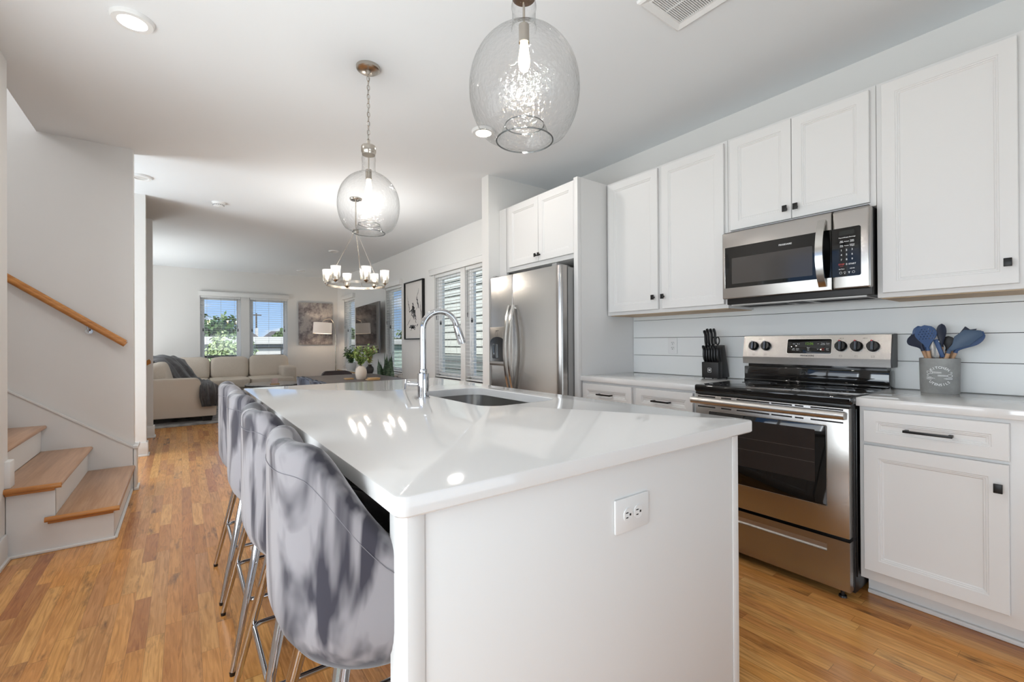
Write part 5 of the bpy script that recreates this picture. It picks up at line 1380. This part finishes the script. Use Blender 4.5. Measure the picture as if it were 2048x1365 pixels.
part('pot', MB().lathe([(.0, .0), (.07, .0), (.075, .006), (.105, .10), (.108, .15), (.10, .15), (.095, .10), (.0, .09)], (px_, py_, .622), 36), P('white_ceramic', (228, 228, 226), .35), t)
bouquet(t, (px_, py_, .74), 20, .19, .36, leafmat('bush_leaf', (74, 106, 70), (128, 154, 106)), 11, .060, .04, 20)
bx_, by_ = 2.735, 8.05
t = thing('vase', 'small black vase of dried grasses on the console', 'vase', (bx_, by_, .622))
part('body', MB().lathe([(.0, .0), (.046, .0), (.058, .02), (.070, .07), (.066, .105), (.045, .128), (.032, .138), (.034, .162), (.030, .162), (.026, .13), (.0, .10)], (bx_, by_, .622), 36), P('black_ceramic', (52, 48, 47), .5, bump=(30, .2)), t)
bouquet(t, (bx_, by_, .76), 9, .09, .34, P('dried_grass', (188, 164, 120), .8, var=(10, (150, 168, 88), .4, .6)), 21, .06, .03, 22, P('dry_stem', (170, 150, 104), .8))
sxx, syy = 2.72, 7.20
t = thing('snake_plant', 'tall striped snake plant standing by the narrow side window', 'plant', (sxx, syy, 0))
part('pot', MB().lathe([(.0, .0), (.10, .0), (.105, .008), (.13, .30), (.133, .34), (.122, .34), (.118, .30), (.0, .28)], (sxx, syy, 0), 36), MATS['white_ceramic'], t)
part('soil', MB().cyl((sxx, syy, .28), (sxx, syy, .31), .118, n=28), P('soil', (60, 46, 36), .95), t)
SNK = P('snake_leaf', (38, 62, 44), .45, var=(22, (86, 108, 84), .45, .58, (1, 1, 3)))
rnd = random.Random(9)
for i in range(13):
    a = 2*PI*i/13+rnd.uniform(-.3, .3); r = .015+.075*rnd.random(); h = rnd.uniform(.46, .74) if i % 4 else .72
    b0 = Vector((sxx+r*math.cos(a), syy+r*math.sin(a), .29)); tip = b0+Vector((.055*r/.08*math.cos(a), .055*r/.08*math.sin(a), h))
    tw = rnd.uniform(0, PI); rows = []
    for k in range(13):
        s = k/12; p = b0.lerp(tip, s)+Vector((0, 0, 0))+Vector((math.cos(a), math.sin(a), 0))*(.02*math.sin(PI*s)*-1)
        w_ = .042*(.75+.5*math.sin(PI*min(s*1.1, 1)))*(1-smooth(.72, 1.0, s)*.97); aa = tw+s*.6
        d = Vector((math.cos(aa), math.sin(aa), 0)); n_ = Vector((-d.y, d.x, 0))
        rows.append([p+d*w_, p+n_*w_*.3+n_*.002, p-d*w_, p+n_*w_*.3-n_*.002])
    part('leaf', MB().loft(rows), SNK, t, ang=60)

# ------------------------------------------------------------------ outside
GZ = -3.2
struct('ground_outside', MB().box(-80, 120, 11.9, 160, GZ-.5, GZ).box(3.6, 120, -20, 11.9, GZ-.5, GZ).box(-80, 3.6, -80, 11.9, GZ-.5, GZ), P('ground_asphalt', (140, 138, 134), .9, var=(.4, (120, 130, 96), .45, .55)))
def cloudtree(name, label, c, rad, hgt, trunk_h, lm, seed, n=1500, L=.5, group='trees outside the windows', blobs=9):
    rnd = random.Random(seed); x, y = c
    t = thing(name, label, 'tree', (x, y, GZ), group)
    part('trunk', MB().tube([(x, y, GZ), (x+.1, y, GZ+trunk_h*.5), (x, y+.1, GZ+trunk_h+hgt*.4)], [.06*rad, .045*rad, .02*rad], 10), P('bark', (92, 80, 68), .9) if 'bark' not in MATS else MATS['bark'], t)
    B = []
    for i in range(blobs):
        a = rnd.uniform(0, 2*PI); q = rnd.uniform(.1, .62)*rad
        B.append((Vector((x+q*math.cos(a), y+q*math.sin(a), GZ+trunk_h+hgt*rnd.uniform(.22, .78))), rnd.uniform(.32, .5)*min(rad, hgt*.8)))
    m = MB(); vs = []; fs = []
    for i in range(n):
        p0, r = B[i % blobs]
        d = Vector((rnd.gauss(0, 1), rnd.gauss(0, 1), rnd.gauss(0, 1))).normalized(); p = p0+d*r*rnd.uniform(.55, 1.05)
        a = Vector((rnd.gauss(0, 1), rnd.gauss(0, 1), rnd.gauss(0, 1))).normalized(); nn = (d+Vector((rnd.gauss(0, .6), rnd.gauss(0, .6), rnd.gauss(.3, .6)))).normalized()
        s_ = nn.cross(a).normalized(); u_ = s_.cross(nn); k = L*rnd.uniform(.6, 1.2); j = len(vs)
        vs += [p-s_*k*.5, p-u_*k*.3, p+s_*k*.5, p+u_*k*.3]; fs.append((j, j+1, j+2, j+3))
    me = bpy.data.meshes.new('foliage'); me.from_pydata(vs, [], fs); me.update()
    part('foliage', me, lm, t, smooth=False)
TL1 = leafmat('tree_leaf_dark', (62, 92, 48), (96, 124, 64)); TL2 = leafmat('tree_leaf_mid', (78, 104, 56), (122, 146, 84)); TL3 = leafmat('tree_leaf_pale', (122, 148, 86), (196, 208, 160))
cloudtree('leafy_tree', 'big dark green tree behind the white building, in the left sofa window', (1.7, 49.5), 3.9, 6.6, .5, TL1, 1, 7000, .55, blobs=22)
cloudtree('leafy_tree', 'smaller dark tree at the right edge of the right sofa window', (10.5, 57.5), 2.3, 6.4, 1.0, TL1, 2, 4500, .5)
cloudtree('young_tree', 'pale light-leaved young tree close outside the left sofa window', (1.15, 17.2), 1.05, 4.1, 1.2, TL3, 3, 6500, .14, blobs=26)
cloudtree('leafy_tree', 'green tree seen in the narrow window beside the ink drawing', (12.6, 31), 2.6, 4.2, 1.2, TL2, 4, 1800, .45)
cloudtree('leafy_tree', 'green tree seen in the corner window behind the television', (9.6, 34.5), 2.4, 4.6, 1.2, TL2, 5, 1800, .45)
# long low white building across the street
BLD = P('white_stucco', (214, 213, 210), .8); BLDG = P('grey_siding', (168, 170, 172), .7); TRG = P('grey_trim', (112, 118, 126), .6)
t = thing('commercial_building', 'long white flat-roofed building with grey-framed panels beyond the sofa windows', 'building', (6, 44, GZ))
part('wall', MB().box(-14, 30, 41, 42.8, GZ, 1.25), BLDG, t)
part('fascia', MB().box(-14.2, 30.2, 40.4, 43, 1.15, 1.72), BLD, t)
part('soffit_band', MB().box(-14.1, 30.1, 40.6, 41.1, .9, 1.15), TRG, t)
part('base_band', MB().box(-14, 30, 40.2, 41, GZ, -.35), BLD, t)
for k in range(5):
    x = 4.55+k*3.0-6; f = part('window', MB().box(x, x+2.0, 40.86, 41.02, -.3, .8), BLD, t)
    part('frame', MB().box(x-.25, x-.05, 40.8, 41.02, -.35, .9).box(x+2.05, x+2.25, 40.8, 41.02, -.35, .9), TRG, f)
t = thing('house_roof', 'dark grey hipped roofs of houses behind the white building', 'house', (9, 60, GZ), None)
ROOF = P('roof_shingle', (92, 88, 88), .85)
for x0, x1 in ((4.6, 7.9), (8.1, 12.6)):
    part('wall', MB().box(x0+.2, x1-.2, 62, 66, GZ, 1.2), BLDG, t)
    part('roof', MB().loft([[(x0, 61, 1.6), (x1, 61, 1.6), (x1, 67, 1.6), (x0, 67, 1.6)], [(x0+1.1, 63.5, 2.75), (x1-1.1, 63.5, 2.75), (x1-1.1, 64.5, 2.75), (x0+1.1, 64.5, 2.75)]]), ROOF, t)
part('chimney', MB().box(7.3, 7.6, 63, 63.4, 2.0, 3.1), BLD, t)
struct('hill_outside', MB().loft([[(-60+4*i, 150+q*8, GZ+z*(5.4+1.2*math.sin(i*.4)+.8*math.sin(i*1.1))) for i in range(45)] for q, z in ((0, 0), (1, .8), (3, 1), (6, .6))], False, False, False), P('hill_green', (92, 116, 92), .9))
t = thing('utility_pole', 'thin wooden utility pole in the right sofa window', 'utility pole', (8.0, 66, GZ))
part('pole', MB().cyl((8.0, 68, GZ), (8.0, 68, 5.2), .13, .09, 10), MATS['bark'], t)
part('crossarm', MB().box(7.4, 8.6, 67.95, 68.05, 4.9, 5.05), MATS['bark'], t)
# balcony
t = thing('balcony_railing', 'black metal balcony railing just outside the sofa windows', 'railing', (1, 12.7, -.25))
part('top_rail', MB().box(-1.2, 3.4, 12.66, 12.73, .845, .90, .004), BLKM, t)
part('bottom_rail', MB().box(-1.2, 3.4, 12.68, 12.71, -.12, -.09), BLKM, t)
m = MB(); x = -1.15
while x < 3.4: m.box(x-.008, x+.008, 12.687, 12.703, -.11, .855); x += .11
part('balusters', m, BLKM, t)
for x in (-1.2, 1.1, 3.36): part('post', MB().box(x, x+.04, 12.67, 12.72, -.25, .86), BLKM, t)
struct('balcony_floor', MB().box(-1.4, 3.5, 11.56, 12.85, -.40, -.25), BLD)
# neighbouring house wall with lap siding, close to the side windows
SID = P('pale_siding', (240, 243, 236), .6)
t = thing('neighbouring_house', 'pale lap-sided house wall close outside the windows by the refrigerator', 'house', (5.4, 7.9, GZ))
m = MB(); z = GZ
while z < 4.35:
    m.box(5.0, 5.03, 4.0, 11.25, z, z+.132); z += .165
part('siding', m, SID, t, smooth=False)
part('reveal', MB().box(5.022, 5.2, 4.0, 11.25, GZ, 4.38), P('siding_reveal', (112, 116, 112), .8), t, label='dark grey reveals between the boards')  # dark sheet in the gaps stands in for the lap shadows
part('corner_board', MB().box(4.985, 5.2, 11.25, 11.36, GZ, 4.4), BLD, t)
part('core', MB().box(5.2, 9, 4.0, 11.3, GZ, 4.4), SID, t)
part('roof', MB().box(4.7, 9.4, 3.6, 11.7, 4.4, 4.55), ROOF, t)
t = thing('garage', 'low pale green sided garage with white roof edge outside the narrow side window', 'garage', (9, 20, GZ))
m = MB(); z = GZ; GRS = P('green_siding', (176, 196, 184), .7)
while z < .98:
    m.loft([[(x, 18.0, z), (x, 18.03, z+.165), (x, 18.3, z+.165), (x, 18.3, z)] for x in (5.0, 14)]); z += .165
part('siding', m, GRS, t, smooth=False)
part('core', MB().box(5.0, 14, 18.3, 23, GZ, 1.1), GRS, t)
part('roof_edge', MB().box(4.8, 14.2, 17.8, 23.2, 1.10, 1.32, .02), BLD, t)
